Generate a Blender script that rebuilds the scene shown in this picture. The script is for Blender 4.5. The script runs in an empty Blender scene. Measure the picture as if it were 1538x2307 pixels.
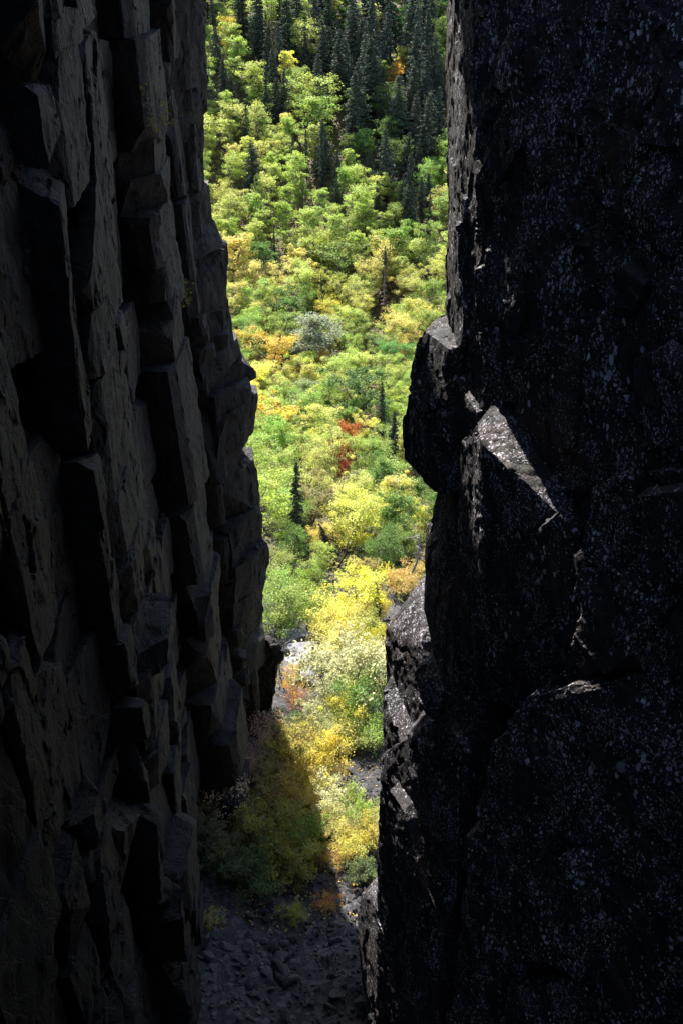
import bpy, bmesh, math, random
import numpy as np
from mathutils import Vector, Matrix

R = math.radians
scene = bpy.context.scene
COL = scene.collection
random.seed(7)

# ------------------------------------------------------------------ camera, sky, sun, exposure
PITCH, FPX, W0, H0 = R(30.0), 2168.0, 1538.0, 2307.0
cam_data = bpy.data.cameras.new('camera')
cam = bpy.data.objects.new('camera', cam_data); COL.objects.link(cam)
cam.location = (0, 0, 0); cam.rotation_euler = (R(90) - PITCH, 0, 0)
cam_data.sensor_fit = 'VERTICAL'; cam_data.sensor_height = 36.0
cam_data.lens = 36.0 * FPX / H0
cam_data.clip_start = 0.05; cam_data.clip_end = 9000
scene.camera = cam

SUN_AZ, SUN_EL = R(-16.8), R(44.0)            # ahead of the camera and a little to the left
sun_dir = Vector((math.sin(SUN_AZ) * math.cos(SUN_EL), math.cos(SUN_AZ) * math.cos(SUN_EL), math.sin(SUN_EL)))
world = bpy.data.worlds.new('World'); scene.world = world; world.use_nodes = True
wn = world.node_tree
sky = wn.nodes.new('ShaderNodeTexSky'); sky.sky_type = 'NISHITA'; sky.sun_disc = False
sky.sun_elevation = SUN_EL; sky.sun_rotation = SUN_AZ
bg = wn.nodes['Background']; bg.inputs['Strength'].default_value = 0.09
wn.links.new(sky.outputs[0], bg.inputs['Color'])
sl = bpy.data.lights.new('sun', 'SUN'); sl.energy = 5.0; sl.angle = R(0.5); sl.color = (1.0, 0.95, 0.87)
so = bpy.data.objects.new('sun', sl); COL.objects.link(so)
so.rotation_euler = (-sun_dir).to_track_quat('-Z', 'Y').to_euler(); so.location = sun_dir * 300
scene.view_settings.view_transform = 'Standard'; scene.view_settings.look = 'None'
scene.view_settings.gamma = 1.0; scene.view_settings.exposure = 2.0
scene.view_settings.use_curve_mapping = False
scene.cycles.max_bounces = 6; scene.cycles.diffuse_bounces = 3; scene.cycles.transmission_bounces = 4

# ------------------------------------------------------------------ pixels to places
CP, SP = math.cos(PITCH), math.sin(PITCH)
def ray(px, py):
    u = (px - W0 / 2) / FPX; v = (H0 / 2 - py) / FPX
    return u, CP + SP * v, -SP + CP * v
def at_depth(px, py, Y):                       # the point of a pixel's ray at a distance Y ahead
    a, b, c = ray(px, py); s = Y / b
    return (a * s, Y, c * s)
def to_px(p):
    s = p[1] * CP - p[2] * SP; v = (p[1] * SP + p[2] * CP) / s; u = p[0] / s
    return W0 / 2 + u * FPX, H0 / 2 - v * FPX
GP = np.array([(-60, -22), (-20, -24), (10, -26.2), (15, -26.6), (21, -27.5), (33, -30.4), (45, -33.6), (66, -38.2), (92, -39.8), (110, -38.6),
               (125, -35.4), (158, -24.0), (200, -8.0), (225, 1.0), (260, 9), (330, 14), (600, 20), (4000, 20)], float)
def ground(x, y):
    x = np.asarray(x, float); y = np.asarray(y, float)
    z = np.interp(y, GP[:, 0], GP[:, 1])
    z = (z + np.interp(y - 4, GP[:, 0], GP[:, 1]) + np.interp(y + 4, GP[:, 0], GP[:, 1])) / 3
    far = np.clip((y - 40) / 40, 0, 1)
    z = z + far * (0.9 * np.sin(x * .11 + y * .05) + 0.6 * np.sin(x * .23 - y * .083 + 1.3))
    near = 1 - np.clip((y - 30) / 25, 0, 1)
    z = z + near * np.where(x < -1.5, (-1.5 - x) * .35, 0.0).clip(0, 4)     # rubble banked against the western cliff
    z = z - np.clip((y - 205) / 30, 0, 1) * np.clip((x - 14) / 12, 0, 1) * 9
    return z
def on_ground(px, py, h=0.0):                  # where a pixel's ray is h above the ground
    a, b, c = ray(px, py)
    lo = 8.0
    s = np.arange(lo, 420, .25)
    f = c * s - ground(a * s, b * s) - h
    k = np.argmax(f <= 0) if (f <= 0).any() else len(s) - 1
    return a * s[k], b * s[k]

# ------------------------------------------------------------------ noise
def hsh(ix, iy, iz, seed):
    h = (ix.astype(np.int64) * 374761393 + iy.astype(np.int64) * 668265263 + iz.astype(np.int64) * 2147483647 + seed * 974634777) & 0xFFFFFFFF
    h = ((h ^ (h >> 13)) * 1274126177) & 0xFFFFFFFF
    h = ((h ^ (h >> 16)) * 2246822519) & 0xFFFFFFFF
    h = h ^ (h >> 15)
    return (h & 0xFFFFFF).astype(np.float64) / 0xFFFFFF
def vnoise(p, seed=0):
    i = np.floor(p).astype(np.int64); f = p - i; f = f * f * (3 - 2 * f)
    r = 0
    for dx in (0, 1):
        for dy in (0, 1):
            for dz in (0, 1):
                w = (f[:, 0] if dx else 1 - f[:, 0]) * (f[:, 1] if dy else 1 - f[:, 1]) * (f[:, 2] if dz else 1 - f[:, 2])
                r = r + w * hsh(i[:, 0] + dx, i[:, 1] + dy, i[:, 2] + dz, seed)
    return r * 2 - 1
def fbm(p, seed=0, o=4):
    r = 0; a = 1.0
    for k in range(o):
        r = r + a * vnoise(p * (2.03 ** k), seed + k * 17); a *= .5
    return r
def facets(p, seed=0):                         # chipped planes: a tilted plane in each Voronoi cell
    i = np.floor(p).astype(np.int64)
    best = np.full(len(p), 9.0); out = np.zeros(len(p))
    for dx in (-1, 0, 1):
        for dy in (-1, 0, 1):
            for dz in (-1, 0, 1):
                c = (i[:, 0] + dx, i[:, 1] + dy, i[:, 2] + dz)
                q = np.stack([c[k] + hsh(c[0], c[1], c[2], seed + k) for k in range(3)], 1)
                d = p - q; dd = (d * d).sum(1)
                t = np.stack([hsh(c[0], c[1], c[2], seed + 5 + k) - .5 for k in range(3)], 1)
                v = (hsh(c[0], c[1], c[2], seed + 9) - .5) + 1.5 * (t * d).sum(1)
                m = dd < best
                best = np.where(m, dd, best); out = np.where(m, v, out)
    return out

# ------------------------------------------------------------------ objects
def tag(o, label=None, cat=None, group=None, kind=None):
    if label: o['label'] = label
    if cat: o['category'] = cat
    if group: o['group'] = group
    if kind: o['kind'] = kind
    return o
def link(name, data, parent=None, mat=None):
    o = bpy.data.objects.new(name, data); COL.objects.link(o)
    if parent is not None: o.parent = parent
    if mat is not None and data is not None and not data.materials: data.materials.append(mat)
    return o
def mesh_np(name, v, f, smooth=True):
    me = bpy.data.meshes.new(name)
    v = np.asarray(v, np.float32); f = np.asarray(f, np.int32)
    me.vertices.add(len(v)); me.vertices.foreach_set('co', v.ravel())
    n = f.shape[1]
    me.loops.add(f.size); me.loops.foreach_set('vertex_index', f.ravel())
    me.polygons.add(len(f)); me.polygons.foreach_set('loop_start', np.arange(0, f.size, n, dtype=np.int32))
    try: me.polygons.foreach_set('loop_total', np.full(len(f), n, np.int32))
    except Exception: pass
    me.polygons.foreach_set('use_smooth', np.full(len(f), smooth))
    me.update(calc_edges=True); return me

# ------------------------------------------------------------------ materials
class NT:
    def __init__(s, name):
        s.m = bpy.data.materials.new(name); s.m.use_nodes = True
        s.t = s.m.node_tree; s.t.nodes.clear()
        s.out = s.t.nodes.new('ShaderNodeOutputMaterial')
    def n(s, typ, **kw):
        nd = s.t.nodes.new(typ)
        for k, v in kw.items():
            if k.startswith('_'): setattr(nd, k[1:], v)
        return nd
    def l(s, a, b): s.t.links.new(a, b)
    def ramp(s, src, stops):
        r = s.n('ShaderNodeValToRGB'); e = r.color_ramp.elements
        while len(e) < len(stops): e.new(.5)
        for i, (p, c) in enumerate(stops):
            e[i].position = p; e[i].color = c if len(c) == 4 else (*c, 1)
        s.l(src, r.inputs[0]); return r.outputs[0]
    def noise(s, vec, scale, detail=6, rough=.6, dist=0):
        n = s.n('ShaderNodeTexNoise'); n.inputs['Scale'].default_value = scale; n.inputs['Detail'].default_value = detail
        n.inputs['Roughness'].default_value = rough; n.inputs['Distortion'].default_value = dist
        s.l(vec, n.inputs['Vector']); return n.outputs['Fac']
    def math(s, op, a, b=None, c=None):
        n = s.n('ShaderNodeMath', _operation=op)
        for i, v in enumerate((a, b, c)):
            if v is None: continue
            if isinstance(v, (int, float)): n.inputs[i].default_value = v
            else: s.l(v, n.inputs[i])
        return n.outputs[0]
    def mix(s, fac, a, b):
        n = s.n('ShaderNodeMix', _data_type='RGBA')
        for i, v in ((0, fac), (6, a), (7, b)):
            if isinstance(v, (int, float)): n.inputs[i].default_value = v
            elif isinstance(v, tuple): n.inputs[i].default_value = (*v, 1)
            else: s.l(v, n.inputs[i])
        return n.outputs[2]

def rock_material(name, dark, light, lichen, amount, scale=11.0, brown=(.05, .035, .022), vert=1.0, cracks=False):
    k = NT(name)
    tc = k.n('ShaderNodeTexCoord').outputs['Object']
    mp = k.n('ShaderNodeMapping'); mp.inputs['Scale'].default_value = (1, 1, vert); k.l(tc, mp.inputs['Vector']); vec = mp.outputs[0]
    big = k.noise(vec, .55, 5, .6, .4); mid = k.noise(vec, 3.2, 8, .65); fine = k.noise(vec, 38, 6, .7)
    base = k.mix(k.ramp(mid, [(.35, (0, 0, 0)), (.7, (1, 1, 1))]), dark, light)
    base = k.mix(k.ramp(big, [(.5, (0, 0, 0)), (.68, (.8, .8, .8))]), base, brown)
    spk = k.ramp(fine, [(.35, (.45, .45, .45)), (.75, (1.6, 1.6, 1.6))])
    mu = k.n('ShaderNodeMix', _data_type='RGBA', _blend_type='MULTIPLY'); mu.inputs[0].default_value = 1
    k.l(base, mu.inputs[6]); k.l(spk, mu.inputs[7]); base = mu.outputs[2]
    height = None
    # crusts of lichen: round patches of many sizes, drawn out along the foliation of the rock
    warp = k.n('ShaderNodeVectorMath', _operation='MULTIPLY_ADD')
    nc = k.n('ShaderNodeTexNoise'); nc.inputs['Scale'].default_value = 16; nc.inputs['Detail'].default_value = 4; k.l(tc, nc.inputs['Vector'])
    k.l(nc.outputs['Color'], warp.inputs[0]); warp.inputs[1].default_value = (.09, .09, .09); k.l(tc, warp.inputs[2])
    rot = k.n('ShaderNodeMapping'); rot.inputs['Rotation'].default_value = (R(35), 0, 0); rot.inputs['Scale'].default_value = (1, 1, .72)
    k.l(warp.outputs[0], rot.inputs['Vector'])
    total = None
    for sc_, gate_lo, gate_hi, sd in ((scale, .47, .66, 0), (scale * 2.1, .43, .6, 40), (scale * 4.5, .4, .56, 90)):
        sh = k.n('ShaderNodeMapping'); sh.inputs['Location'].default_value = (sd, sd * .7, 3); k.l(rot.outputs[0], sh.inputs['Vector'])
        vo = k.n('ShaderNodeTexVoronoi'); vo.inputs['Scale'].default_value = sc_; k.l(sh.outputs[0], vo.inputs['Vector'])
        sep = k.n('ShaderNodeSeparateColor'); k.l(vo.outputs['Color'], sep.inputs[0])
        gate = k.noise(sh.outputs[0], .5 + sc_ * .03, 5, .7)
        rad = k.math('MULTIPLY_ADD', k.math('POWER', sep.outputs[0], 1.7), .6, .06)
        rad = k.math('MULTIPLY', rad, k.ramp(gate, [(gate_lo, (0, 0, 0)), (gate_hi, (1, 1, 1))]))
        d = k.math('SUBTRACT', rad, vo.outputs['Distance'])
        spot = k.math('MULTIPLY', k.ramp(k.math('MULTIPLY_ADD', d, 6.0, .5), [(.47, (0, 0, 0)), (.62, (1, 1, 1))]), k.math('MULTIPLY_ADD', sep.outputs[1], .7, .3))
        total = spot if total is None else k.math('MAXIMUM', total, spot)
    br = k.ramp(k.noise(tc, 60, 4, .7), [(.3, (.35, .35, .35)), (.6, (1, 1, 1))])
    total = k.math('MULTIPLY', k.math('MULTIPLY', total, br), amount)
    col = k.mix(total, base, lichen)
    p = k.n('ShaderNodeBsdfPrincipled'); p.inputs['Roughness'].default_value = .78
    p.inputs['Specular IOR Level'].default_value = .28
    k.l(col, p.inputs['Base Color'])
    hh = k.math('ADD', k.math('MULTIPLY', k.noise(vec, 9, 8, .7), .8), k.math('MULTIPLY', fine, .18))
    hh = k.math('ADD', hh, k.math('MULTIPLY', total, .03))
    if cracks or name == 'lichen_rock':           # hairline joints, upright and crossing, cut into the relief
        for sc_, zs, wd in ((1.6, .35, .035), (4.2, .5, .06)):
            cm = k.n('ShaderNodeMapping'); cm.inputs['Scale'].default_value = (1, 1, zs); cm.inputs['Rotation'].default_value = (R(6), R(-5), 0)
            wv = k.n('ShaderNodeVectorMath', _operation='MULTIPLY_ADD'); k.l(nc.outputs['Color'], wv.inputs[0]); wv.inputs[1].default_value = (.12, .12, .12); k.l(tc, wv.inputs[2])
            k.l(wv.outputs[0], cm.inputs['Vector'])
            ve = k.n('ShaderNodeTexVoronoi'); ve.feature = 'DISTANCE_TO_EDGE'; ve.inputs['Scale'].default_value = sc_; k.l(cm.outputs[0], ve.inputs['Vector'])
            hh = k.math('ADD', hh, k.math('MULTIPLY', k.math('MINIMUM', k.math('DIVIDE', ve.outputs['Distance'], wd), 1.0), .9 if cracks else .5))
    bp = k.n('ShaderNodeBump'); bp.inputs['Strength'].default_value = .75; bp.inputs['Distance'].default_value = .035
    k.l(hh, bp.inputs['Height']); k.l(bp.outputs[0], p.inputs['Normal'])
    k.l(p.outputs[0], k.out.inputs[0]); return k.m

MAT = {}
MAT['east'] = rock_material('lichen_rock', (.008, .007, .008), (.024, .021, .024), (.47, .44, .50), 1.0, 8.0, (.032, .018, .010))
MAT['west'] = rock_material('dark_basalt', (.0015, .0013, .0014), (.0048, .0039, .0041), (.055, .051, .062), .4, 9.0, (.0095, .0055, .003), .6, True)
MAT['stone'] = rock_material('grey_scree_stone', (.014, .0135, .016), (.05, .048, .055), (.16, .15, .165), .3, 9.0, (.10, .085, .065))

def ground_material():
    k = NT('scree_and_forest_floor')
    tc = k.n('ShaderNodeTexCoord').outputs['Object']
    sx = k.n('ShaderNodeSeparateXYZ'); k.l(tc, sx.inputs[0])
    vo = k.n('ShaderNodeTexVoronoi'); vo.inputs['Scale'].default_value = 7; k.l(tc, vo.inputs['Vector'])
    s2 = k.n('ShaderNodeSeparateColor'); k.l(vo.outputs['Color'], s2.inputs[0])
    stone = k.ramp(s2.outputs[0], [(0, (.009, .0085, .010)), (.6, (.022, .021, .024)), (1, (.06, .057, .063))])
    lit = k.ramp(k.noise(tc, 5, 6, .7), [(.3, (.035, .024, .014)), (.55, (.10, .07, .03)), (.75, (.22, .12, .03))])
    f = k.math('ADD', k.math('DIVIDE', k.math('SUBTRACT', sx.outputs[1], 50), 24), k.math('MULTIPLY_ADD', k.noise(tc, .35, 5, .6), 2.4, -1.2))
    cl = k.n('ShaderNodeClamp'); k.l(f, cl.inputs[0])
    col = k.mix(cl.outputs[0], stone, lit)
    p = k.n('ShaderNodeBsdfPrincipled'); p.inputs['Roughness'].default_value = .9; k.l(col, p.inputs['Base Color'])
    bp = k.n('ShaderNodeBump'); bp.inputs['Strength'].default_value = 1; bp.inputs['Distance'].default_value = .08
    k.l(k.noise(tc, 9, 10, .75), bp.inputs['Height']); k.l(bp.outputs[0], p.inputs['Normal'])
    k.l(p.outputs[0], k.out.inputs[0]); return k.m
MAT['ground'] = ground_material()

def leaf_material(name, transl, gloss=.06, rough=.45):
    k = NT(name)
    oi = k.n('ShaderNodeObjectInfo'); at = k.n('ShaderNodeAttribute'); at.attribute_name = 'tint'
    sep = k.n('ShaderNodeSeparateColor'); k.l(at.outputs['Color'], sep.inputs[0])
    hs = k.n('ShaderNodeHueSaturation'); k.l(oi.outputs['Color'], hs.inputs['Color'])
    k.l(k.math('MULTIPLY_ADD', sep.outputs[1], .06, .477), hs.inputs['Hue'])
    k.l(k.math('MULTIPLY_ADD', sep.outputs[0], .75, .6), hs.inputs['Value'])
    k.l(k.math('MULTIPLY_ADD', sep.outputs[2], .3, .8), hs.inputs['Saturation'])
    d = k.n('ShaderNodeBsdfDiffuse'); t = k.n('ShaderNodeBsdfTranslucent'); g = k.n('ShaderNodeBsdfGlossy')
    g.inputs['Roughness'].default_value = rough
    k.l(hs.outputs[0], d.inputs[0]); k.l(hs.outputs[0], t.inputs[0])
    m1 = k.n('ShaderNodeMixShader'); m1.inputs[0].default_value = transl; k.l(d.outputs[0], m1.inputs[1]); k.l(t.outputs[0], m1.inputs[2])
    m2 = k.n('ShaderNodeMixShader'); m2.inputs[0].default_value = gloss; k.l(m1.outputs[0], m2.inputs[1]); k.l(g.outputs[0], m2.inputs[2])
    k.l(m2.outputs[0], k.out.inputs[0]); return k.m
MAT['leaf'] = leaf_material('autumn_leaf', .45, .02, .6)
MAT['needle'] = leaf_material('spruce_needle', .12, .03, .6)
def bark_material(name, a, b, sc_=9):
    k = NT(name); tc = k.n('ShaderNodeTexCoord').outputs['Object']
    mp = k.n('ShaderNodeMapping'); mp.inputs['Scale'].default_value = (1, 1, .3); k.l(tc, mp.inputs[0])
    c = k.ramp(k.noise(mp.outputs[0], sc_, 6, .7), [(.35, a), (.65, b)])
    p = k.n('ShaderNodeBsdfPrincipled'); p.inputs['Roughness'].default_value = .9; k.l(c, p.inputs['Base Color'])
    bp = k.n('ShaderNodeBump'); bp.inputs['Distance'].default_value = .03; k.l(k.noise(mp.outputs[0], sc_ * 2, 6, .7), bp.inputs['Height']); k.l(bp.outputs[0], p.inputs['Normal'])
    k.l(p.outputs[0], k.out.inputs[0]); return k.m
MAT['bark'] = bark_material('grey_bark', (.06, .05, .045), (.20, .18, .16))
MAT['dark_bark'] = bark_material('dark_bark', (.03, .023, .018), (.09, .07, .055))
MAT['dead_wood'] = bark_material('weathered_dead_wood', (.13, .12, .115), (.33, .31, .30))

# ------------------------------------------------------------------ ground
xs = np.concatenate([[-3000, -900, -300, -150, -100, -80], np.arange(-60, -8, 2.0), np.arange(-8, 8, .25), np.arange(8, 62, 2.0), [80, 100, 150, 300, 900, 3000]])
ys = np.concatenate([[-3000, -800, -200, -60, -40], np.arange(-30, 8, 2.0), np.arange(8, 60, .3), np.arange(60, 262, 1.5), [280, 310, 360, 450, 600, 1000, 2000, 4500]])
gx, gy = np.meshgrid(xs, ys)
gz = ground(gx, gy)
q = np.stack([gx.ravel(), gy.ravel(), gz.ravel()], 1)
rough = np.where((q[:, 1] > 5) & (q[:, 1] < 62) & (np.abs(q[:, 0]) < 8), 1.0, 0.0)
q[:, 2] += rough * (.22 * fbm(q * 1.1, 3, 4) + .10 * facets(q * 1.7, 60))
nx = len(xs); ii = np.arange(len(ys) - 1)[:, None] * nx + np.arange(nx - 1)[None]
fq = np.stack([ii, ii + 1, ii + nx + 1, ii + nx], -1).reshape(-1, 4)
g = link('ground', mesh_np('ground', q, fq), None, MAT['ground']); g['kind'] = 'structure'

# ------------------------------------------------------------------ rock blocks
NTRI = [0]
def refine(v, f, L, coarse, iters=26, per_m=.0042):           # bisect the longest edges until the visible faces are fine enough
    for _ in range(iters):
        e = np.stack([f[:, [0, 1]], f[:, [1, 2]], f[:, [2, 0]]], 1).reshape(-1, 2)
        e.sort(axis=1)
        key = e[:, 0].astype(np.int64) * (len(v) + 1) + e[:, 1]
        uq, first, inv = np.unique(key, return_index=True, return_inverse=True)
        ue = e[first]; ln = np.linalg.norm(v[ue[:, 0]] - v[ue[:, 1]], axis=1)
        lf = ln[inv].reshape(-1, 3); longest = np.zeros(len(uq), bool)
        longest[inv.reshape(-1, 3)[np.arange(len(f)), lf.argmax(1)]] = True
        p = (v[ue[:, 0]] + v[ue[:, 1]]) / 2
        dep = p[:, 1] * CP - p[:, 2] * SP; dd = np.maximum(dep, .5)
        h = ln / dd * .6 + .03
        seen = (np.abs(p[:, 0]) / dd < .355 + h) & (np.abs(p[:, 1] * SP + p[:, 2] * CP) / dd < .532 + h) & (dep > 0)
        c = p[:, :]; fn = np.cross(v[f[:, 1]] - v[f[:, 0]], v[f[:, 2]] - v[f[:, 0]]); fc = v[f].mean(1)
        ff = (fn * -fc).sum(1) > -.12 * np.linalg.norm(fn, axis=1) * np.linalg.norm(fc, axis=1)
        fr = np.zeros(len(uq), bool); fr[inv.reshape(-1, 3)[ff].ravel()] = True
        Lx = np.where(seen & fr, np.maximum(L, per_m * dd), coarse)
        sp_ = longest & (ln > Lx)
        if not sp_.any(): break
        mid = np.full(len(uq), -1); mid[sp_] = len(v) + np.arange(sp_.sum())
        v = np.concatenate([v, (v[ue[sp_, 0]] + v[ue[sp_, 1]]) / 2])
        m = mid[inv].reshape(-1, 3); k = (m >= 0)
        nf = []; cnt = k.sum(1)
        nf.append(f[cnt == 0])
        for r_ in range(3):                      # rotate so that one pattern serves three
            fa, ma, ka = np.roll(f, -r_, 1), np.roll(m, -r_, 1), np.roll(k, -r_, 1)
            z = (cnt == 1) & ka[:, 0]; A, M = fa[z], ma[z]
            nf += [np.stack([A[:, 0], M[:, 0], A[:, 2]], 1), np.stack([M[:, 0], A[:, 1], A[:, 2]], 1)]
            z = (cnt == 2) & ka[:, 0] & ka[:, 1]; A, M = fa[z], ma[z]
            nf += [np.stack([M[:, 0], A[:, 1], M[:, 1]], 1), np.stack([A[:, 0], M[:, 0], M[:, 1]], 1), np.stack([A[:, 0], M[:, 1], A[:, 2]], 1)]
        z = cnt == 3; A, M = f[z], m[z]
        nf += [np.stack([A[:, 0], M[:, 0], M[:, 2]], 1), np.stack([M[:, 0], A[:, 1], M[:, 1]], 1), np.stack([M[:, 2], M[:, 1], A[:, 2]], 1), M.copy()]
        f = np.concatenate(nf)
    return v, f
def hull_rock(name, pts, parent, mat, voxel=.06, amp=.1, size=1.1, seed=0, fine=.03, stretch=1.0, chips=0, coarse=.5):
    bm = bmesh.new()
    for p in pts: bm.verts.new(p)
    r = bmesh.ops.convex_hull(bm, input=bm.verts)
    bmesh.ops.delete(bm, geom=list({e for e in r['geom_interior'] + r['geom_unused'] if isinstance(e, bmesh.types.BMVert)}), context='VERTS')
    bmesh.ops.recalc_face_normals(bm, faces=bm.faces)
    rc = random.Random(seed)
    for _ in range(chips):                       # knock corners off
        cv = rc.choice(bm.verts[:]); cen = sum((w.co for w in bm.verts), Vector()) / len(bm.verts)
        d = (cv.co - cen); n_ = (d.normalized() + Vector([rc.uniform(-.6, .6) for _ in range(3)])).normalized()
        bmesh.ops.bisect_plane(bm, geom=bm.verts[:] + bm.edges[:] + bm.faces[:], plane_co=cv.co - n_ * rc.uniform(.04, .3) * min(1.0, d.length), plane_no=n_, clear_outer=True)
        ed = [e for e in bm.edges if e.is_boundary]
        if ed: bmesh.ops.contextual_create(bm, geom=ed)
    bmesh.ops.triangulate(bm, faces=bm.faces)
    bm.verts.index_update()
    v = np.array([tuple(w.co) for w in bm.verts]); f = np.array([[w.index for w in p.verts] for p in bm.faces]); bm.free()
    co, f = refine(v, f, voxel, max(coarse, voxel), 26, .0066 if mat is MAT['west'] else .0044)
    fn = np.cross(co[f[:, 1]] - co[f[:, 0]], co[f[:, 2]] - co[f[:, 0]])
    no = np.zeros_like(co)
    for k in range(3): np.add.at(no, f[:, k], fn)
    no /= np.linalg.norm(no, axis=1)[:, None] + 1e-9
    s = np.array([1, 1, 1 / stretch])
    wob = np.stack([fbm(co / (size * .6) + 21 * k, seed + 70 + k, 2) for k in range(3)], 1) * .12 * size
    d = amp * (facets((co + wob) * s / size, seed) + .55 * facets((co + wob) * s / (size * .4) + 7.7, seed + 31)) + amp * .4 * fbm(co * s / (size * 1.4), seed + 3, 3) + fine * (fbm(co / .22, seed + 11, 3) + .8 * facets(co / .16, seed + 77))
    w = np.stack([fbm(co / (size * .8) + 13 * k, seed + 50 + k, 3) for k in range(3)], 1)
    co = co + no * d[:, None] + w * amp * .35
    me = mesh_np(name, co, f)
    me.set_sharp_from_angle(angle=R(33))
    NTRI[0] += len(f)
    return link(name, me, parent, mat)

rng = random.Random(11)
# ---- the western cliff: upright columns broken by cross joints
west = tag(link('west_cliff', None), 'dark jointed basalt cliff of upright columns shadowing the gorge floor', 'cliff', kind='structure')
west.location = (0, 0, 0)
def west_face(Y, z):                            # how far out the wall stands
    top = np.interp(Y, [0, 12, 18, 24, 30, 36], [-4.2, -4.3, -4.7, -4.9, -4.8, -4.75])
    low = np.interp(Y, [0, 12, 16, 21, 28, 36], [-3.9, -4.0, -4.4, -4.6, -4.1, -3.3])
    t = np.clip((-z - 4) / 20, 0, 1)
    return float(top * (1 - t) + low * t)
Y = 2.0; i = 0; walk = 0.0
while Y < 31.4:
    w = rng.choice((.5, .7, .9, 1.3, 1.8, 2.4)) * rng.uniform(.85, 1.15) * (1.0 if Y < 20 else 1.15)
    walk = .35 * walk + rng.choice((-.5, -.28, -.1, 0.02, .14, .3, .42)); out = walk
    zt = 5.2; lean = rng.uniform(-.03, .03); skew = rng.uniform(-.3, .25); near_cut = rng.uniform(.0, .3)
    while zt > -31:
        hgt = rng.choice((.6, 1.1, 1.7, 2.6, 4.2)) * rng.uniform(.8, 1.2) if zt > -10 else rng.choice((.45, .8, 1.3, 2.2)) * rng.uniform(.8, 1.3)
        if zt > 2: hgt = zt + rng.uniform(.5, 2)
        zb = zt - hgt
        o2 = out + rng.uniform(-.12, .12); sk = skew + rng.uniform(-.12, .12)
        if zt < -9 and rng.random() < .35: o2 += rng.uniform(-.4, .45)
        pts = []
        tl = rng.uniform(-.05, .05) * hgt
        for z, j in ((zt, 0), (zb, 1)):
            f = west_face(Y + w / 2, z) + o2 + (tl if j else -tl) * .5
            dy = lean * z
            c = [(f - .5, Y - .03), (f - near_cut * .5 - .02, Y), (f + .03, Y + near_cut * .5 * w + .02), (f + sk * .4, Y + w * .9), (f - .3, Y + w + .05), (f - 2.6, Y + w * .9), (f - 2.6, Y + .1 * w)]
            sl_ = rng.uniform(-.12, .12)
            for q_, (x, y) in enumerate(c): pts.append((x + rng.uniform(-.03, .03), y + dy + rng.uniform(-.03, .03), z + sl_ * (1 if q_ in (0, 1, 2) else -1) + (.02 if j == 0 else -.02)))
        if zb < float(ground(-4.5, Y)) - 4: break
        vox = (.05 if Y < 18 else .065) if Y > 8 and zt < 6 else .25
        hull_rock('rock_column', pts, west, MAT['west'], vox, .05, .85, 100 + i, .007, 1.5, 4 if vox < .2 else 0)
        i += 1; zt = zb
    Y += w * .95

SILH_W = [(470, -70), (470, 180), (466, 290), (463, 415), (480, 424), (487, 505), (516, 542), (520, 680), (540, 770), (556, 818), (590, 848), (587, 890),
          (576, 970), (576, 1040), (596, 1130), (612, 1215), (605, 1300), (597, 1390), (603, 1480), (560, 1640), (520, 1720)]
for a, b in zip(SILH_W[:-1], SILH_W[1:]):      # the outer arris of the cliff, 35 m off
    pts = []
    for (px, py), e in ((a, .12), (b, -.12)):
        x, y, z = at_depth(px, py, 32.4); x -= .08
        for dx, dy in ((0, 0), (-.15, .8), (-.35, -1.1), (-1.1, -2.3), (-4, -1), (-4, 1.4)):
            pts.append((x + dx, y + dy + rng.uniform(-.1, .1), z + e))
    big = abs(b[1] - a[1])
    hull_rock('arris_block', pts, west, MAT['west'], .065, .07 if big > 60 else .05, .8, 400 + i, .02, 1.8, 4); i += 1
def px_block(name, parent, mat, poly, ext, voxel=.07, amp=.08, size=.8, seed=0, fine=.02, stretch=1.0, chips=4):
    pts = []
    for p in poly:
        pts.append(p); pts.append((p[0] + ext[0], p[1] + ext[1], p[2] + ext[2]))
    return hull_rock(name, pts, parent, mat, voxel, amp, size, seed, fine, stretch, chips)
def D(Y, *pp): return [at_depth(px, py, Y) for px, py in pp]
# crags at the foot of the western cliff
foot = [(34.0, (604, 1420), (640, 1425), (646, 1452), (640, 1540), (600, 1560)), (32.5, (560, 1480), (606, 1440), (628, 1520), (612, 1600), (548, 1600)),
        (30.5, (490, 1560), (560, 1580), (575, 1640), (540, 1700), (480, 1690)), (29.0, (470, 1600), (530, 1690), (500, 1760), (440, 1740)),
        (26.0, (400, 1690), (470, 1720), (455, 1850), (390, 1860)), (31.5, (520, 1500), (570, 1490), (590, 1560), (530, 1600)),
        (27.5, (430, 1640), (490, 1620), (520, 1690), (450, 1720))]
for k, (Yd, *pp) in enumerate(foot):
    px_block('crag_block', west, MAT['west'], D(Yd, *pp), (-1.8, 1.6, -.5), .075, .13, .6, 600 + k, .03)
# the tall leaning slab low on the cliff and its rubble
px_block('leaning_slab', west, MAT['west'], D(15.5, (205, 1870), (265, 1835), (310, 1850), (300, 2010), (255, 2130), (190, 2150), (188, 2000)), (-1.2, 1.4, -.3), .06, .05, .9, 640, .015)
px_block('leaning_slab', west, MAT['west'], D(17.5, (300, 1900), (350, 1850), (400, 1900), (380, 2050), (300, 2080)), (-1.4, 1.2, -.4), .06, .09, .7, 641, .02)
px_block('leaning_slab', west, MAT['west'], D(14.0, (250, 2180), (400, 2150), (430, 2230), (425, 2340), (240, 2340)), (-1.5, 1.3, -.6), .06, .12, .6, 642, .03)
px_block('leaning_slab', west, MAT['west'], D(12.5, (60, 2140), (150, 2060), (230, 2150), (250, 2340), (50, 2340)), (-1.5, 1.0, -.5), .06, .11, .6, 643, .03)

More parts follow.
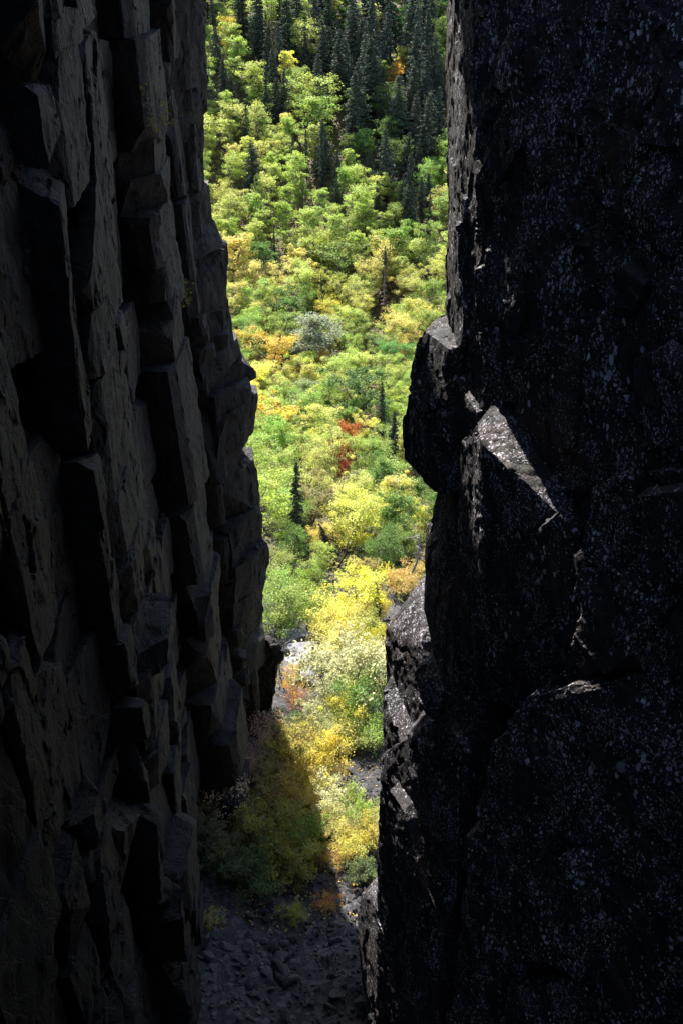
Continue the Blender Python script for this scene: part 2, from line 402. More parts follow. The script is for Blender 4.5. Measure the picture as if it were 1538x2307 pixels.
# ---- the eastern cliff: broad lichen-spotted slabs
east = tag(link('east_cliff', None), 'massive lichen-spotted cliff with broken ledges catching slivers of sun', 'cliff', kind='structure')
PK = .33
def Wp(px, py, off=0.0):                        # a pixel on the cliff plane, off = metres behind it
    a, b, c = ray(px, py); s = (7.26 + off) / (a + PK * b)
    return (a * s, b * s, c * s)
def slab(name, poly, ext=(2.2, 1.2, 0), **kw):
    pts = [Wp(*p) for p in poly]
    return px_block(name, east, MAT['east'], pts, ext, **kw)
sd = 700
slabs = [
 ('rock_slab', [(1072, -90, .05), (1330, -90, .0), (1330, 520, .0), (1260, 900, .06), (1135, 900, .1), (1088, 790, .05), (1068, 400, .02)], {}),
 ('rock_slab', [(1310, -90, -.12), (1640, -90, -.12), (1640, 620, -.06), (1480, 560, -.1), (1320, 420, -.06)], {}),
 ('rock_slab', [(1235, 430, .04), (1480, 470, .0), (1640, 560, -.06), (1640, 1130, -.05), (1400, 1090, -.03), (1225, 1110, .14), (1150, 900, .12)], {}),
 ('edge_column', [(1006, -90, 1.1), (1040, -90, .35), (1066, -90, .15), (1090, 790, .2), (1078, 930, .25), (1020, 900, .6), (1008, 690, 1.0), (1006, 600, 1.0), (1032, 370, 1.1), (1022, 250, 1.1)], {}),
 ('edge_column', [(1004, 560, .7), (1035, 500, .25), (1042, 760, .2), (1018, 830, .35), (1003, 700, .8)], {}),
 ('nose_block', [(952, 744, .1), (990, 710, .5), (1018, 790, .12), (1010, 900, 0), (950, 930, -.12), (918, 880, -.1), (935, 785, .05)], dict(ext=(1.6, 1.7, .05))),
 ('nose_block', [(925, 850, .1), (968, 880, .05), (1012, 840, .15), (1075, 930, .05), (1070, 1120, .1), (985, 1112, .1), (943, 1064, .1), (908, 1036, 0), (909, 960, .05)], dict(ext=(1.6, 1.6, .1))),
 ('rock_slab', [(982, 1105, .45), (1068, 1000, .1), (1072, 1560, .05), (1005, 1640, .1), (955, 1365, .5), (958, 1230, .6)], {}),
 ('ledge_block', [(962, 1182, .7), (978, 1160, .75), (982, 1215, .4), (960, 1235, .5)], dict(voxel=.05)),
 ('ledge_slab', [(1072, 952, -.34), (1087, 1004, -.62), (1148, 1056, -.52), (1196, 1080, -.05), (1132, 884, .14), (1185, 990, .16), (1300, 1200, -.02), (1290, 1500, -.2), (1165, 1600, -.2), (1070, 1560, -.22), (1060, 1250, -.3)], dict(ext=(.9, 1.0, -.1))),
 ('rock_slab', [(1300, 1130, -.25), (1400, 1062, -.3), (1640, 1050, -.3), (1640, 1520, -.3), (1290, 1500, -.22)], dict(ext=(1.2, 1.0, -.1))),
 ('rock_slab', [(1150, 1602, -.95), (1180, 1570, -.85), (1262, 1575, -.7), (1640, 1480, -.05), (1640, 2420, -.15), (990, 2420, -1.15), (1052, 1950, -1.1), (1132, 1640, -1.0)], dict(ext=(1.4, 1.2, -.15))),
 ('rock_slab', [(1305, 1290, -.42), (1370, 1270, -.4), (1500, 1390, -.4), (1420, 1480, -.4), (1300, 1500, -.4), (1240, 1570, -.4)], dict(ext=(1.0, .9, -.1))),
 ('ledge_slab', [(867, 1418, .35), (905, 1372, .75), (940, 1354, .95), (948, 1440, .5), (950, 1500, .35), (985, 1640, .25), (930, 1640, .1), (870, 1560, .2)], dict(ext=(1.5, 2.0, .9))),
 ('ledge_slab', [(934, 1520, -.12), (950, 1500, .0), (975, 1495, .15), (992, 1560, .0), (986, 1645, -.18), (955, 1605, -.2)], dict(ext=(1.0, 1.2, .75), voxel=.05)),
 ('ledge_slab', [(861, 1560, -.15), (884, 1572, .05), (902, 1640, -.1), (914, 1700, -.3), (900, 1760, -.4), (864, 1700, -.35)], dict(ext=(.8, 1.1, .75), voxel=.05)),
 ('ledge_slab', [(918, 1655, -.42), (940, 1632, -.25), (962, 1660, -.3), (972, 1690, -.4), (965, 1790, -.45), (925, 1780, -.5)], dict(ext=(.9, 1.2, .7), voxel=.05)),
 ('rock_slab', [(862, 1700, -.05), (985, 1660, -.05), (1065, 1560, .0), (1140, 1640, .0), (1075, 1960, -.3), (1030, 2420, -.6), (845, 2420, -.7), (850, 1960, -.3), (853, 1800, -.2)], {}),
 ('rock_slab', [(876, 1780, -.4), (910, 1830, -.45), (960, 2040, -.6), (980, 2420, -.8), (880, 2420, -.8), (856, 1960, -.5)], dict(ext=(1.2, 1.2, .4))),
 ('rock_slab', [(1010, 1640, -.25), (1050, 1700, -.3), (1060, 1900, -.4), (1000, 2100, -.6), (960, 2000, -.5), (975, 1750, -.35)], dict(ext=(1.1, 1.1, .3))),
 ('edge_tooth', [(816, 2012, -.35), (838, 2010, -.3), (870, 2070, -.6), (905, 2420, -1.0), (836, 2420, -.95), (808, 2150, -.6), (804, 2060, -.45)], dict(ext=(1.2, 1.2, .2))),
 ('ledge_block', [(1044, 1890, -1.2), (1075, 1870, -1.1), (1105, 1930, -1.15), (1095, 1990, -1.2), (1048, 1960, -1.3)], dict(ext=(.5, .5, .15), voxel=.035)),
 ('edge_column', [(1040, 990, -.1), (1072, 960, -.15), (1078, 1200, -.2), (1062, 1500, -.1), (1035, 1480, .0), (1030, 1120, .02)], dict(ext=(1.0, 1.2, .2), voxel=.05)),
 ('edge_column', [(975, 1380, .3), (1010, 1330, .15), (1030, 1560, .05), (1020, 1640, .05), (985, 1560, .15)], dict(ext=(1.0, 1.2, .2), voxel=.05)),
 ('rock_flake', [(1240, 250, -.1), (1320, 225, -.16), (1400, 240, -.12), (1390, 300, -.12), (1300, 310, -.14), (1245, 290, -.08)], dict(ext=(.5, .5, .1))),
 ('rock_flake', [(1180, 120, -.05), (1260, 60, -.08), (1290, 200, -.1), (1230, 420, -.08), (1190, 380, -.05)], dict(ext=(.5, .5, .1))),
 ('rock_flake', [(1275, 560, -.1), (1320, 545, -.14), (1330, 590, -.12), (1280, 600, -.08)], dict(ext=(.4, .4, .1))),
 ('rock_flake', [(1340, 640, -.12), (1400, 600, -.2), (1450, 640, -.18), (1430, 700, -.15), (1360, 690, -.1)], dict(ext=(.5, .5, .1))),
 ('rock_flake', [(1230, 760, -.05), (1300, 800, -.1), (1290, 1000, -.12), (1240, 1020, -.05)], dict(ext=(.5, .5, .0))),
 ('rock_flake', [(1420, 820, -.2), (1560, 760, -.25), (1600, 1000, -.22), (1460, 1010, -.18)], dict(ext=(.5, .5, .1))),
 ('rock_flake', [(1110, 130, -.02), (1160, 60, -.1), (1170, 330, -.1), (1120, 420, -.04)], dict(ext=(.5, .5, .1))),
 ('rock_flake', [(1110, 470, -.03), (1180, 440, -.1), (1210, 640, -.1), (1160, 760, -.06), (1115, 700, -.02)], dict(ext=(.5, .5, .1))),
 ('rock_flake', [(1100, 1280, -.42), (1230, 1180, -.42), (1250, 1380, -.4), (1130, 1470, -.4)], dict(ext=(.5, .5, .15))),
 ('rock_flake', [(1430, 1120, -.5), (1600, 1100, -.5), (1600, 1330, -.5), (1450, 1300, -.45)], dict(ext=(.5, .5, .1))),
 ('rock_slab', [(1190, 1960, -.98), (1310, 1930, -.85), (1350, 2080, -.85), (1300, 2200, -.9), (1180, 2150, -1.0)], dict(ext=(.5, .6, -.12))),
 ('rock_slab', [(1140, 2220, -1.15), (1270, 2230, -1.05), (1320, 2400, -1.0), (1110, 2400, -1.2)], dict(ext=(.5, .6, -.12))),
 ('rock_flake', [(1085, 790, -.06), (1110, 820, -.04), (1150, 900, 0), (1100, 930, -.1), (1078, 920, -.12)], dict(ext=(.6, .6, .2), voxel=.04)),
 ('rock_flake', [(1068, 610, -.08), (1082, 605, -.05), (1092, 760, -.05), (1072, 780, -.08)], dict(ext=(.5, .5, .1), voxel=.04)),
]
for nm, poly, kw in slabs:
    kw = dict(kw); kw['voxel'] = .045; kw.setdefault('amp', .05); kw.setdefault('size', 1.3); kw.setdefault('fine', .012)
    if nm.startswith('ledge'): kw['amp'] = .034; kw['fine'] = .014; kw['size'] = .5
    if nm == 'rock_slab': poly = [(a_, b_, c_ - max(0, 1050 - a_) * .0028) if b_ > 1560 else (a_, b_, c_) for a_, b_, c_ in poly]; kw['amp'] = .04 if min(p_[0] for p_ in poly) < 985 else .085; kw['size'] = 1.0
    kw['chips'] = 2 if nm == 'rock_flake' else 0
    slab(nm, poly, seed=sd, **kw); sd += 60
# the gorge goes on above, behind the camera and outside: coarse masses of the same rock, plus added sun blockers
def mass(parent, mat, plan, z0, z1, seed, vox=.5, amp=.3):
    hull_rock('rock_mass', [(x, y, z) for x, y in plan for z in (z0, z1)], parent, mat, vox, amp, 2.5, seed, .08, 1.0, 3, 2.0)
mass(west, MAT['west'], [(-30, 17), (-5.2, 18), (-5.2, 30), (-6, 31), (-30, 31)], 4.5, 22, 1)
mass(west, MAT['west'], [(-30, -26), (-6.9, -26), (-6.9, 31), (-30, 31)], -36, 5, 2)
mass(west, MAT['west'], [(-12, -26), (-3.9, -26), (-3.9, 3), (-12, 3)], -32, 5, 3)
mass(west, MAT['west'], [(-9, 24), (-3.4, 25), (-2.1, 28), (-2.3, 32), (-9, 33)], 1.2, 6.2, 11, .3, .10)     # lower brow, added out of view to keep sun off the eastern cliff
mass(west, MAT['west'], [(-9, 24), (-3.4, 25), (-2.1, 28), (-2.2, 32), (-9, 33)], 14.0, 23, 12, .3, .10)  # upper brow, an added unseen blocker; sun passes through the gap below it
mass(east, MAT['east'], [(5.2, 7.5), (3.0, 15.5), (3.9, 19.5), (26, 24), (26, 2)], -36, 15, 4)
mass(east, MAT['east'], [(3.6, -26), (3.6, 4), (5.3, 9), (26, 12), (26, -26)], -36, 14, 5)
mass(east, MAT['east'], [(4.0, 9.5), (2.2, 15.5), (2.2, 19), (26, 24), (26, 9)], 2.0, 15, 8)
mass(west, MAT['west'], [(-9, 25.5), (-3.3, 26.4), (-2.2, 28), (-3.6, 32), (-9, 33)], 5.6, 14.6, 14, .3, .03)  # unseen filler added in that gap, trimming the sun to the triangular ledge

# ------------------------------------------------------------------ plants
def tube(v, f, path, radii, n=6):
    base = len(v); path = [Vector(p) for p in path]
    for k, p in enumerate(path):
        d = (path[min(k + 1, len(path) - 1)] - path[max(k - 1, 0)]).normalized()
        a = d.cross(Vector((.3, .9, .2))).normalized(); b = d.cross(a)
        for j in range(n):
            t = 2 * math.pi * j / n
            v.append(p + radii[k] * (math.cos(t) * a + math.sin(t) * b))
    for k in range(len(path) - 1):
        for j in range(n):
            f.append((base + k * n + j, base + k * n + (j + 1) % n, base + (k + 1) * n + (j + 1) % n, base + (k + 1) * n + j))
def leaves(P, size, seed, flat=.35, tint=None, droop=0.0):
    r = np.random.RandomState(seed); n = len(P)
    nrm = r.normal(size=(n, 3)); nrm[:, 2] = np.abs(nrm[:, 2]) + flat; nrm /= np.linalg.norm(nrm, axis=1)[:, None]
    a = np.cross(nrm, r.normal(size=(n, 3))); a /= np.linalg.norm(a, axis=1)[:, None]; b = np.cross(nrm, a)
    s = size * r.uniform(.6, 1.35, n)[:, None]
    v = np.stack([P - a * s * .62, P + b * s * .42 + nrm * s * .12, P + a * s * .62, P - b * s * .42 + nrm * s * .12], 1).reshape(-1, 3)
    f = np.arange(4 * n).reshape(-1, 4)
    me = mesh_np('crown', v, f, False)
    ca = me.color_attributes.new('tint', 'FLOAT_COLOR', 'POINT')
    if tint is None: tint = r.uniform(0, 1, (n, 3))
    c = np.ones((n, 4)); c[:, :3] = np.clip(tint, 0, 1)
    ca.data.foreach_set('color', np.repeat(c, 4, 0).astype(np.float32).ravel())
    return me
def broadleaf(seed, H, rad, nleaf, size, low=.3, stems=1, nclump=26, spread=.2, open_=0.0):
    r = random.Random(seed); rn = np.random.RandomState(seed)
    v, f = [], []
    C = []; Z = []
    for s in range(stems):
        ang = r.uniform(0, 6.28); off = 0 if stems == 1 else rad * .55
        top = Vector((math.cos(ang) * off + r.uniform(-.2, .2) * rad, math.sin(ang) * off + r.uniform(-.2, .2) * rad, H * r.uniform(.8, .93)))
        path = [Vector((math.cos(ang) * .06 * stems, math.sin(ang) * .06 * stems, -.35))]
        for t in (.25, .5, .75, 1):
            path.append(top * t + Vector((r.uniform(-.06, .06), r.uniform(-.06, .06), 0)) * H)
        rb = .016 * H / (stems ** .4)
        tube(v, f, path, [rb * 1.2, rb, rb * .75, rb * .5, rb * .15], 7)
        for k in range(max(3, nclump // stems)):
            t = r.uniform(low, .98); j = min(int(t * 4), 3); q = path[j].lerp(path[j + 1], t * 4 - j) if j < 4 else path[-1]
            a2 = r.uniform(0, 6.28); prof = math.sin(math.pi * min(1, (1.02 - t) / (1.02 - low) * .62 + .12)) ** .8
            L = rad * prof * r.uniform(.25, 1.2)
            e = q + Vector((math.cos(a2) * L, math.sin(a2) * L, L * r.uniform(.15, .75)))
            m = q.lerp(e, .5) + Vector((0, 0, -.06 * L))
            tube(v, f, [q, m, e], [rb * .4, rb * .24, rb * .07], 4)
            C.append(e); Z.append(L)
            if r.random() < .7: C.append(m.lerp(e, .4) + Vector((r.uniform(-.3, .3), r.uniform(-.3, .3), r.uniform(0, .3))) * rad * .5); Z.append(L)
    C = np.array([tuple(c) for c in C]); nc = len(C)
    idx = rn.randint(0, nc, nleaf)
    csz = rn.uniform(.5, 1.5, nc) * rad * spread
    d = rn.normal(size=(nleaf, 3)); d /= np.linalg.norm(d, axis=1)[:, None]
    rr = rn.uniform(0, 1, nleaf) ** (1 / 2.2)
    P = C[idx] + d * (rr * csz[idx] * 1.5)[:, None] * np.array([1, 1, .72])
    P[:, 2] = np.maximum(P[:, 2], .12 * H * rn.uniform(.3, 1.2, nleaf))
    ct = rn.uniform(0, 1, (nc, 3))[idx]
    tint = .6 * ct + .4 * rn.uniform(0, 1, (nleaf, 3))
    hole = rn.uniform(0, 1, nc) < .12; P[hole[idx]] = P[hole[idx]] * .97 + np.array([0, 0, .03 * H])
    cm = leaves(P, size, seed + 1, .3, tint)
    tm = mesh_np('trunk', [tuple(p) for p in v], f)
    return tm, cm
def conifer(seed, H, rad, dens=1.0, size=.16, bare=.0):
    r = random.Random(seed); rn = np.random.RandomState(seed)
    v, f = [], []
    bend = Vector((r.uniform(-.02, .02), r.uniform(-.02, .02), 0)) * H
    tube(v, f, [(0, 0, -.4), bend * .3 + Vector((0, 0, H * .4)), bend + Vector((0, 0, H * 1.0))], [.016 * H, .011 * H, .002 * H], 7)
    P = []; T = []
    z = .10 * H
    while z < .985 * H:
        t = z / H
        L0 = rad * (1 - t) ** .68 * (1 if t > .18 else .75)
        nb = max(3, int(r.uniform(5, 8) * dens))
        for k in range(nb):
            a = r.uniform(0, 6.28); L = L0 * r.uniform(.6, 1.15) + .05
            if r.random() < .08: L *= 1.2
            dx, dy = math.cos(a), math.sin(a); c0 = bend * t
            tube(v, f, [(c0.x, c0.y, z), (c0.x + dx * L, c0.y + dy * L, z - L * .3)], [.0032 * H, .001 * H], 3)
            if r.random() < bare: continue
            m = max(4, int(L / size * 7))
            s = rn.uniform(.12, 1.0, m) ** .8
            w = (1 - s) * .34 * L + .05
            side = rn.uniform(-1, 1, m) * w
            px = c0.x + dx * s * L - dy * side; py = c0.y + dy * s * L + dx * side
            pz = z - L * .42 * s + L * .16 * s ** 2 - np.abs(side) * .3 - rn.uniform(0, .10, m)
            P.append(np.stack([px, py, pz], 1)); T.append(np.full((m, 3), r.random()) * .4 + rn.uniform(0, 1, (m, 3)) * .6)
        z += H * r.uniform(.018, .034)
    if not P: P = [np.zeros((1, 3))]; T = [np.zeros((1, 3))]
    P = np.concatenate(P); T = np.concatenate(T)
    return mesh_np('trunk', [tuple(p) for p in v], f), leaves(P, size, seed + 1, .5, T)

TREES = [broadleaf(20 + k, 7.0, rd, 4600, .16, lo * .7, 1 + k % 3, nc + 24, .175) for k, (rd, lo, nc) in enumerate([(1.9, .25, 26), (2.3, .3, 30), (1.6, .22, 24), (2.1, .35, 22), (1.8, .2, 34), (2.5, .28, 30), (1.5, .3, 20), (2.2, .22, 28)])]
MID = [broadleaf(40 + k, 7.0, rd, 8000, .115, lo, 1 + k % 3, nc + 4, .17) for k, (rd, lo, nc) in enumerate([(1.9, .16, 46), (2.3, .2, 50), (1.6, .14, 44), (2.1, .22, 46), (2.4, .18, 52)])]
NEAR = [broadleaf(60 + k, 4.6, rd, 8500, .095, .1, st, nc + 26, .19) for k, (rd, st, nc) in enumerate([(1.9, 3, 36), (1.6, 2, 30), (2.1, 4, 40), (1.5, 3, 28), (1.8, 2, 34)])]
BUSH = [broadleaf(90 + k, 2.6, rd, 5200, .085, .08, st, nc + 24, .2) for k, (rd, st, nc) in enumerate([(1.5, 5, 40), (1.2, 4, 30), (1.7, 6, 44), (1.3, 3, 26)])]
THIN = [broadleaf(120 + k, 2.6, 1.3, n, .08, .12, 5, 44, .2) for k, n in enumerate([1900, 2500])]
SPRIG = [broadleaf(130, 2.6, 1.3, 420, .085, .15, 4, 26, .16)]
SPRUCE = [conifer(150 + k, 9.0, rd, dn) for k, (rd, dn) in enumerate([(1.75, 1.0), (1.45, 1.1), (2.0, 1.0), (1.2, 1.0), (1.8, 1.2), (.85, 1.0)])]
DEADSP = [conifer(170, 9.0, .9, .9, .13, .45)]
SNAG = [conifer(175 + k, 7.0, .55, .7, .1, 1.0) for k in range(2)]

pr = random.Random(5)
COUNT = {}
def plant(kind, name, mesh, x, y, H, baseH, col, label, cat, group=None, wide=1.0, mat='leaf', bark='bark', z=None, tilt=(0, 0), rot=None, crown='crown'):
    root = bpy.data.objects.new(name, None); COL.objects.link(root)
    root.location = (x, y, float(ground(x, y)) if z is None else z)
    s = H / baseH; root.scale = (s * wide, s * wide, s)
    root.rotation_euler = (tilt[0], tilt[1], pr.uniform(0, 6.28) if rot is None else rot)
    root.empty_display_size = .2
    tag(root, label, cat, group)
    for nm, me, m in (('trunk', mesh[0], bark), (crown, mesh[1], mat)):
        if me is None: continue
        if not me.materials: me.materials.append(MAT[m])
        o = bpy.data.objects.new(nm, me); COL.objects.link(o); o.parent = root
        if nm == crown:
            j = [pr.uniform(.93, 1.07) for _ in range(3)]; b = pr.uniform(.88, 1.12)
            o.color = (min(1, col[0] * j[0] * b), min(1, col[1] * j[1] * b), min(1, col[2] * j[2] * b), 1)
    COUNT[name] = COUNT.get(name, 0) + 1
    return root

LIME = (.40, .48, .09); YGREEN = (.52, .54, .12); GOLD = (.63, .57, .14); YELLOW = (.72, .67, .11); GREEN = (.17, .26, .05)
MGREEN = (.29, .39, .07); DGREEN = (.06, .13, .025); GREY = (.22, .29, .19); ORANGE = (.55, .24, .03); RED = (.42, .06, .02)
PALE = (.50, .49, .24); BROWN = (.34, .20, .11); OLIVE = (.30, .27, .09); SPR = (.075, .10, .06); SPRG = (.11, .14, .095)
placed = []
LAND = []
def free(x, y, d):
    for (a, b, e) in placed:
        if (a - x) ** 2 + (b - y) ** 2 < (.5 * (d + e)) ** 2: return False
    return True
def tree_px(name, bank, px, py, wpx, col, label, cat, group=None, ratio=1.6, mat='leaf', bark='bark', tilt=(0, 0), hmin=1.5, hmax=14, cf=.62, crown='crown', base=7.0, rad=2.0, k=None):
    H = 5.0
    for _ in range(4):                           # size from the crown's width at the distance where it stands
        x, y = on_ground(px, py, H * cf)
        z = float(ground(x, y)) + H * cf; s = y * CP - z * SP
        Wm = wpx / FPX * s; H = max(hmin, min(hmax, Wm * ratio))
    if bank is TREES and y < 118: bank = MID
    me = bank[pr.randrange(len(bank)) if k is None else k]
    wide = (Wm / (2 * rad)) / (H / base)
    placed.append((x, y, Wm * .8))
    return plant(None, name, me, x, y, H, base, col, label, cat, group, wide, mat, bark, None, tilt, crown=crown)

def bl(px, py, w, col, label, ratio=1.5, near=False, name='birch_tree', cat='tree'):
    if near: return tree_px(name, NEAR, px, py, w, col, label, cat, None, ratio, base=4.6, rad=1.8, cf=.55)
    return tree_px(name, TREES, px, py, w, col, label, cat, None, ratio)
# trees that stand out
bl(655, 150, 52, YELLOW, 'pure yellow birch glowing among dark spruces on the upper slope', 1.7)
bl(510, 70, 50, (.52, .44, .06), 'tall green and orange birch beside the western cliff, high up the slope', 1.8)
bl(693, 85, 58, YGREEN, 'yellow-green birch high among the dark spruces, above the pure yellow one', 1.6)
bl(535, 110, 55, LIME, 'light green birch just below the tall orange-tinged one', 1.7)
bl(572, 170, 62, LIME, 'round light green birch with a spruce close behind it', 1.5)
bl(905, 125, 42, YGREEN, 'small yellow-green birch in the dark spruce stand', 1.7)
bl(888, 160, 40, (.62, .38, .04), 'small orange-gold birch in the dark spruce stand', 1.6)
bl(858, 160, 52, MGREEN, 'fresh green birch at the foot of a tall spruce in the dark stand', 1.5)
bl(612, 8, 36, LIME, 'bright lime birch crown near the top of the slope', 1.6)
bl(690, 215, 90, LIME, 'broad bright green birch at the edge of the dark spruces', 1.2)
bl(720, 260, 95, MGREEN, 'wide mid-green birch with dense shade under it', 1.2)
bl(800, 230, 80, GREEN, 'dark green rounded maple in the shaded hollow', 1.2)
bl(822, 315, 52, MGREEN, 'tall green birch with a spruce spire at its side', 1.6)
bl(600, 580, 75, (.12, .20, .035), 'dark green tree wrapped by golden birches near the western cliff', 1.3)
bl(545, 570, 90, GOLD, 'large golden birch against the western cliff', 1.4)
bl(660, 590, 70, GOLD, 'golden birch beside the dark green tree', 1.4)
bl(605, 700, 60, GOLD, 'rounded golden birch with lime neighbour by the cliff', 1.3)
bl(560, 715, 65, LIME, 'lime birch close against the western cliff edge', 1.4)
bl(655, 690, 100, (.12, .20, .035), 'deep green spreading tree in the middle of the thicket', 1.1)
bl(705, 742, 150, (.30, .34, .18), 'silvery grey-green willow spreading in the middle of the thicket', 1.05, name='willow_tree')
bl(605, 790, 100, (.64, .50, .06), 'broad rich yellow birch below the willow', 1.2)
bl(715, 815, 62, (.62, .33, .03), 'orange-gold birch just below the grey willow', 1.3)
bl(670, 825, 45, GOLD, 'small golden birch between the rich yellow and the orange ones', 1.4)
bl(895, 800, 70, (.13, .30, .06), 'cool green tree beside the nose of the eastern cliff', 1.4)
bl(800, 880, 150, (.10, .18, .03), 'very broad deep green maple filling the middle of the valley', 1.1, name='maple_tree')
bl(690, 880, 105, (.24, .30, .11), 'dull sage-green tree beside the deep green maple', 1.1)
bl(745, 960, 60, MGREEN, 'small light green birch under the deep green maple', 1.2)
bl(625, 940, 120, (.66, .52, .06), 'large golden-yellow birch by the western cliff, above the pointed spruce', 1.1)
bl(650, 985, 50, ORANGE, 'orange-leaved birch low in front of the large golden one', 1.2)
bl(700, 1000, 70, (.58, .50, .08), 'soft yellow birch next to the red shrub', 1.2)
tree_px('maple_shrub', BUSH, 782, 1000, 62, (.46, .13, .035), 'orange-red maple shrub beneath the deep green maple', 'shrub', None, 1.8, base=2.6, rad=1.5, cf=.5)
tree_px('maple_shrub', BUSH, 762, 1038, 60, (.46, .06, .03), 'vivid scarlet maple shrub among green and yellow trees', 'shrub', None, 1.75, base=2.6, rad=1.5, cf=.5)
bl(600, 1045, 70, LIME, 'lime tree against the cliff beside the pointed spruce', 1.3)
bl(620, 1090, 85, LIME, 'bright green tree hiding the foot of the pointed spruce', 1.3)
bl(715, 1070, 75, YGREEN, 'yellow-green tree between the pointed spruce and the scarlet shrub', 1.3)
bl(800, 1085, 90, (.30, .34, .08), 'olive-green tree below the scarlet shrub', 1.2)
bl(865, 1055, 100, MGREEN, 'mid-green bushy tree under the nose of the eastern cliff', 1.1)
bl(935, 1100, 90, GREEN, 'deep green tree tucked against the eastern cliff', 1.1)
bl(920, 1070, 18, ORANGE, 'tiny orange sapling against the eastern cliff', 1.5)
bl(780, 1170, 130, YELLOW, 'large bright yellow birch above the stony clearing', 1.1, True)
bl(865, 1165, 80, YELLOW, 'bright yellow birch joined to the large one, nearer the eastern cliff', 1.2, True)
bl(955, 1165, 60, YELLOW, 'yellow birch pressed against the small sunlit ledge of the eastern cliff', 1.3, True)
bl(725, 1215, 60, GOLD, 'golden birch at the shaded side of the large bright yellow one', 1.3, True)
bl(640, 1165, 85, MGREEN, 'leafy green tree beside the western cliff above the clearing', 1.4, True)
bl(650, 1235, 85, GREEN, 'dark green low tree at the edge of the stony clearing', 1.2, True)
bl(715, 1270, 65, YGREEN, 'slender yellow-green sapling standing in the stony clearing', 1.5, True)
bl(860, 1235, 85, GREEN, 'green tree in front of the bright yellow birches', 1.2, True)
bl(920, 1220, 75, (.34, .40, .07), 'light green tree beside the leaning dead trunk', 1.3, True)
bl(815, 1275, 70, (.44, .32, .08), 'rusty gold shrub at the end of the clearing', .9, True, 'shrub', 'shrub')
bl(905, 1305, 80, (.50, .36, .07), 'orange-gold shrub at the foot of the leaning dead trunk', .9, True, 'shrub', 'shrub')
bl(790, 1345, 130, (.68, .62, .06), 'brilliant lemon-yellow birch between clearing and pale rock slabs', 1.0, True)
bl(855, 1370, 50, (.64, .52, .05), 'small yellow birch beside the little spruce above the pale slabs', 1.2, True)
bl(640, 1365, 130, MGREEN, 'wide green shrub overhanging the pale rock slabs by the western cliff', .95, True, 'shrub', 'shrub')
bl(705, 1375, 100, (.34, .38, .06), 'green shrub joining the lemon-yellow birch', 1.0, True, 'shrub', 'shrub')
# spruces that stand out
def sp(px, py, w, label, name='spruce_tree', col=SPR, ratio=4.2, bank=SPRUCE, k=None, cf=.55, tilt=(0, 0), cat='tree', bark='dark_bark', group=None):
    return tree_px(name, bank, px, py, w, col, label, cat, group, ratio, 'needle', bark, tilt, 1.5, 15, cf, base=9.0, rad=1.2, k=k)
sp(667, 1130, 44, 'slim dark pointed spruce rising from lime trees by the western cliff', k=1, ratio=5.2)
sp(757, 1215, 34, 'small leaning spruce in front of the large bright yellow birch', ratio=3.0, tilt=(0, R(22)))
sp(850, 1355, 30, 'little thin spruce between yellow birches above the pale slabs', ratio=3.4, k=3)
sp(862, 935, 36, 'narrow dark spruce beside the deep green maple', ratio=5, k=3)
sp(884, 1000, 40, 'dark spruce hugging the underside of the cliff nose', ratio=4.4, k=1)
sp(866, 612, 24, 'thin dark spire of a spruce above the dead brown one', ratio=5.6, k=5)
sp(864, 662, 28, 'dead rusty-brown spruce among golden birches', 'dead_spruce', (.18, .08, .04), 5.2, DEADSP, 0, bark='dead_wood')
sp(964, 685, 20, 'bare grey snag beside the eastern cliff', 'dead_tree', (.2, .2, .2), 6, SNAG, 0, bark='dead_wood')
sp(600, 560, 20, 'thin grey snag above the golden birches', 'dead_tree', (.2, .2, .2), 5, SNAG, 1, bark='dead_wood')
sp(618, 556, 20, 'small dark spruce next to the thin grey snag', ratio=5.5, k=5)
sp(724, 665, 20, 'small dark spruce standing among yellow birches in the valley', ratio=5.5, k=5)
sp(844, 1405, 36, 'bare silver-grey twiggy dead shrub above the east ledges', 'dead_tree', (.3, .3, .3), 1.6, SNAG, 0, bark='dead_wood')
SPIRES, STAND = [], []
for k, (px, py, w) in enumerate([(725, 335, 26), (690, 330, 20), (758, 365, 18), (556, 265, 16), (920, 420, 34), (948, 440, 22), (905, 430, 20), (850, 340, 14), (866, 350, 14), (940, 345, 18),
                                 (878, 370, 12), (850, 440, 18), (583, 450, 9), (537, 425, 8), (925, 460, 24), (660, 330, 14), (832, 360, 14), (966, 470, 20), (645, 250, 14), (758, 420, 14), (644, 410, 8)]):
    SPIRES.append((px, py, w))
for k, (px, py, w) in enumerate([(935, 135, 40), (960, 110, 42), (905, 165, 38), (820, 150, 34), (845, 120, 34), (812, 110, 30), (870, 90, 36), (725, 120, 30), (745, 175, 26), (718, 180, 28), (690, 120, 26), (605, 120, 30), (615, 165, 26),
                                 (585, 60, 34), (560, 60, 40), (640, 210, 26), (600, 215, 30), (625, 225, 24), (580, 40, 36), (540, 10, 30), (500, 130, 26), (485, 110, 24), (505, 180, 22), (650, 50, 34), (710, 40, 34), (740, 30, 36),
                                 (770, 70, 36), (795, 40, 38), (830, 30, 38), (880, 30, 38), (925, 50, 40), (955, 40, 40), (985, 70, 34), (980, 140, 30), (990, 190, 26), (930, 200, 28), (670, 20, 30), (630, 20, 26), (900, 80, 34), (775, 140, 30),
                                 (790, 180, 26), (760, 110, 30), (840, 70, 34), (480, 40, 26), (860, 215, 26), (985, 250, 26), (955, 260, 22), (790, 90, 32), (970, 20, 30), (520, 210, 20), (1000, 100, 30), (940, 90, 34)]):
    STAND.append((px, py, w))

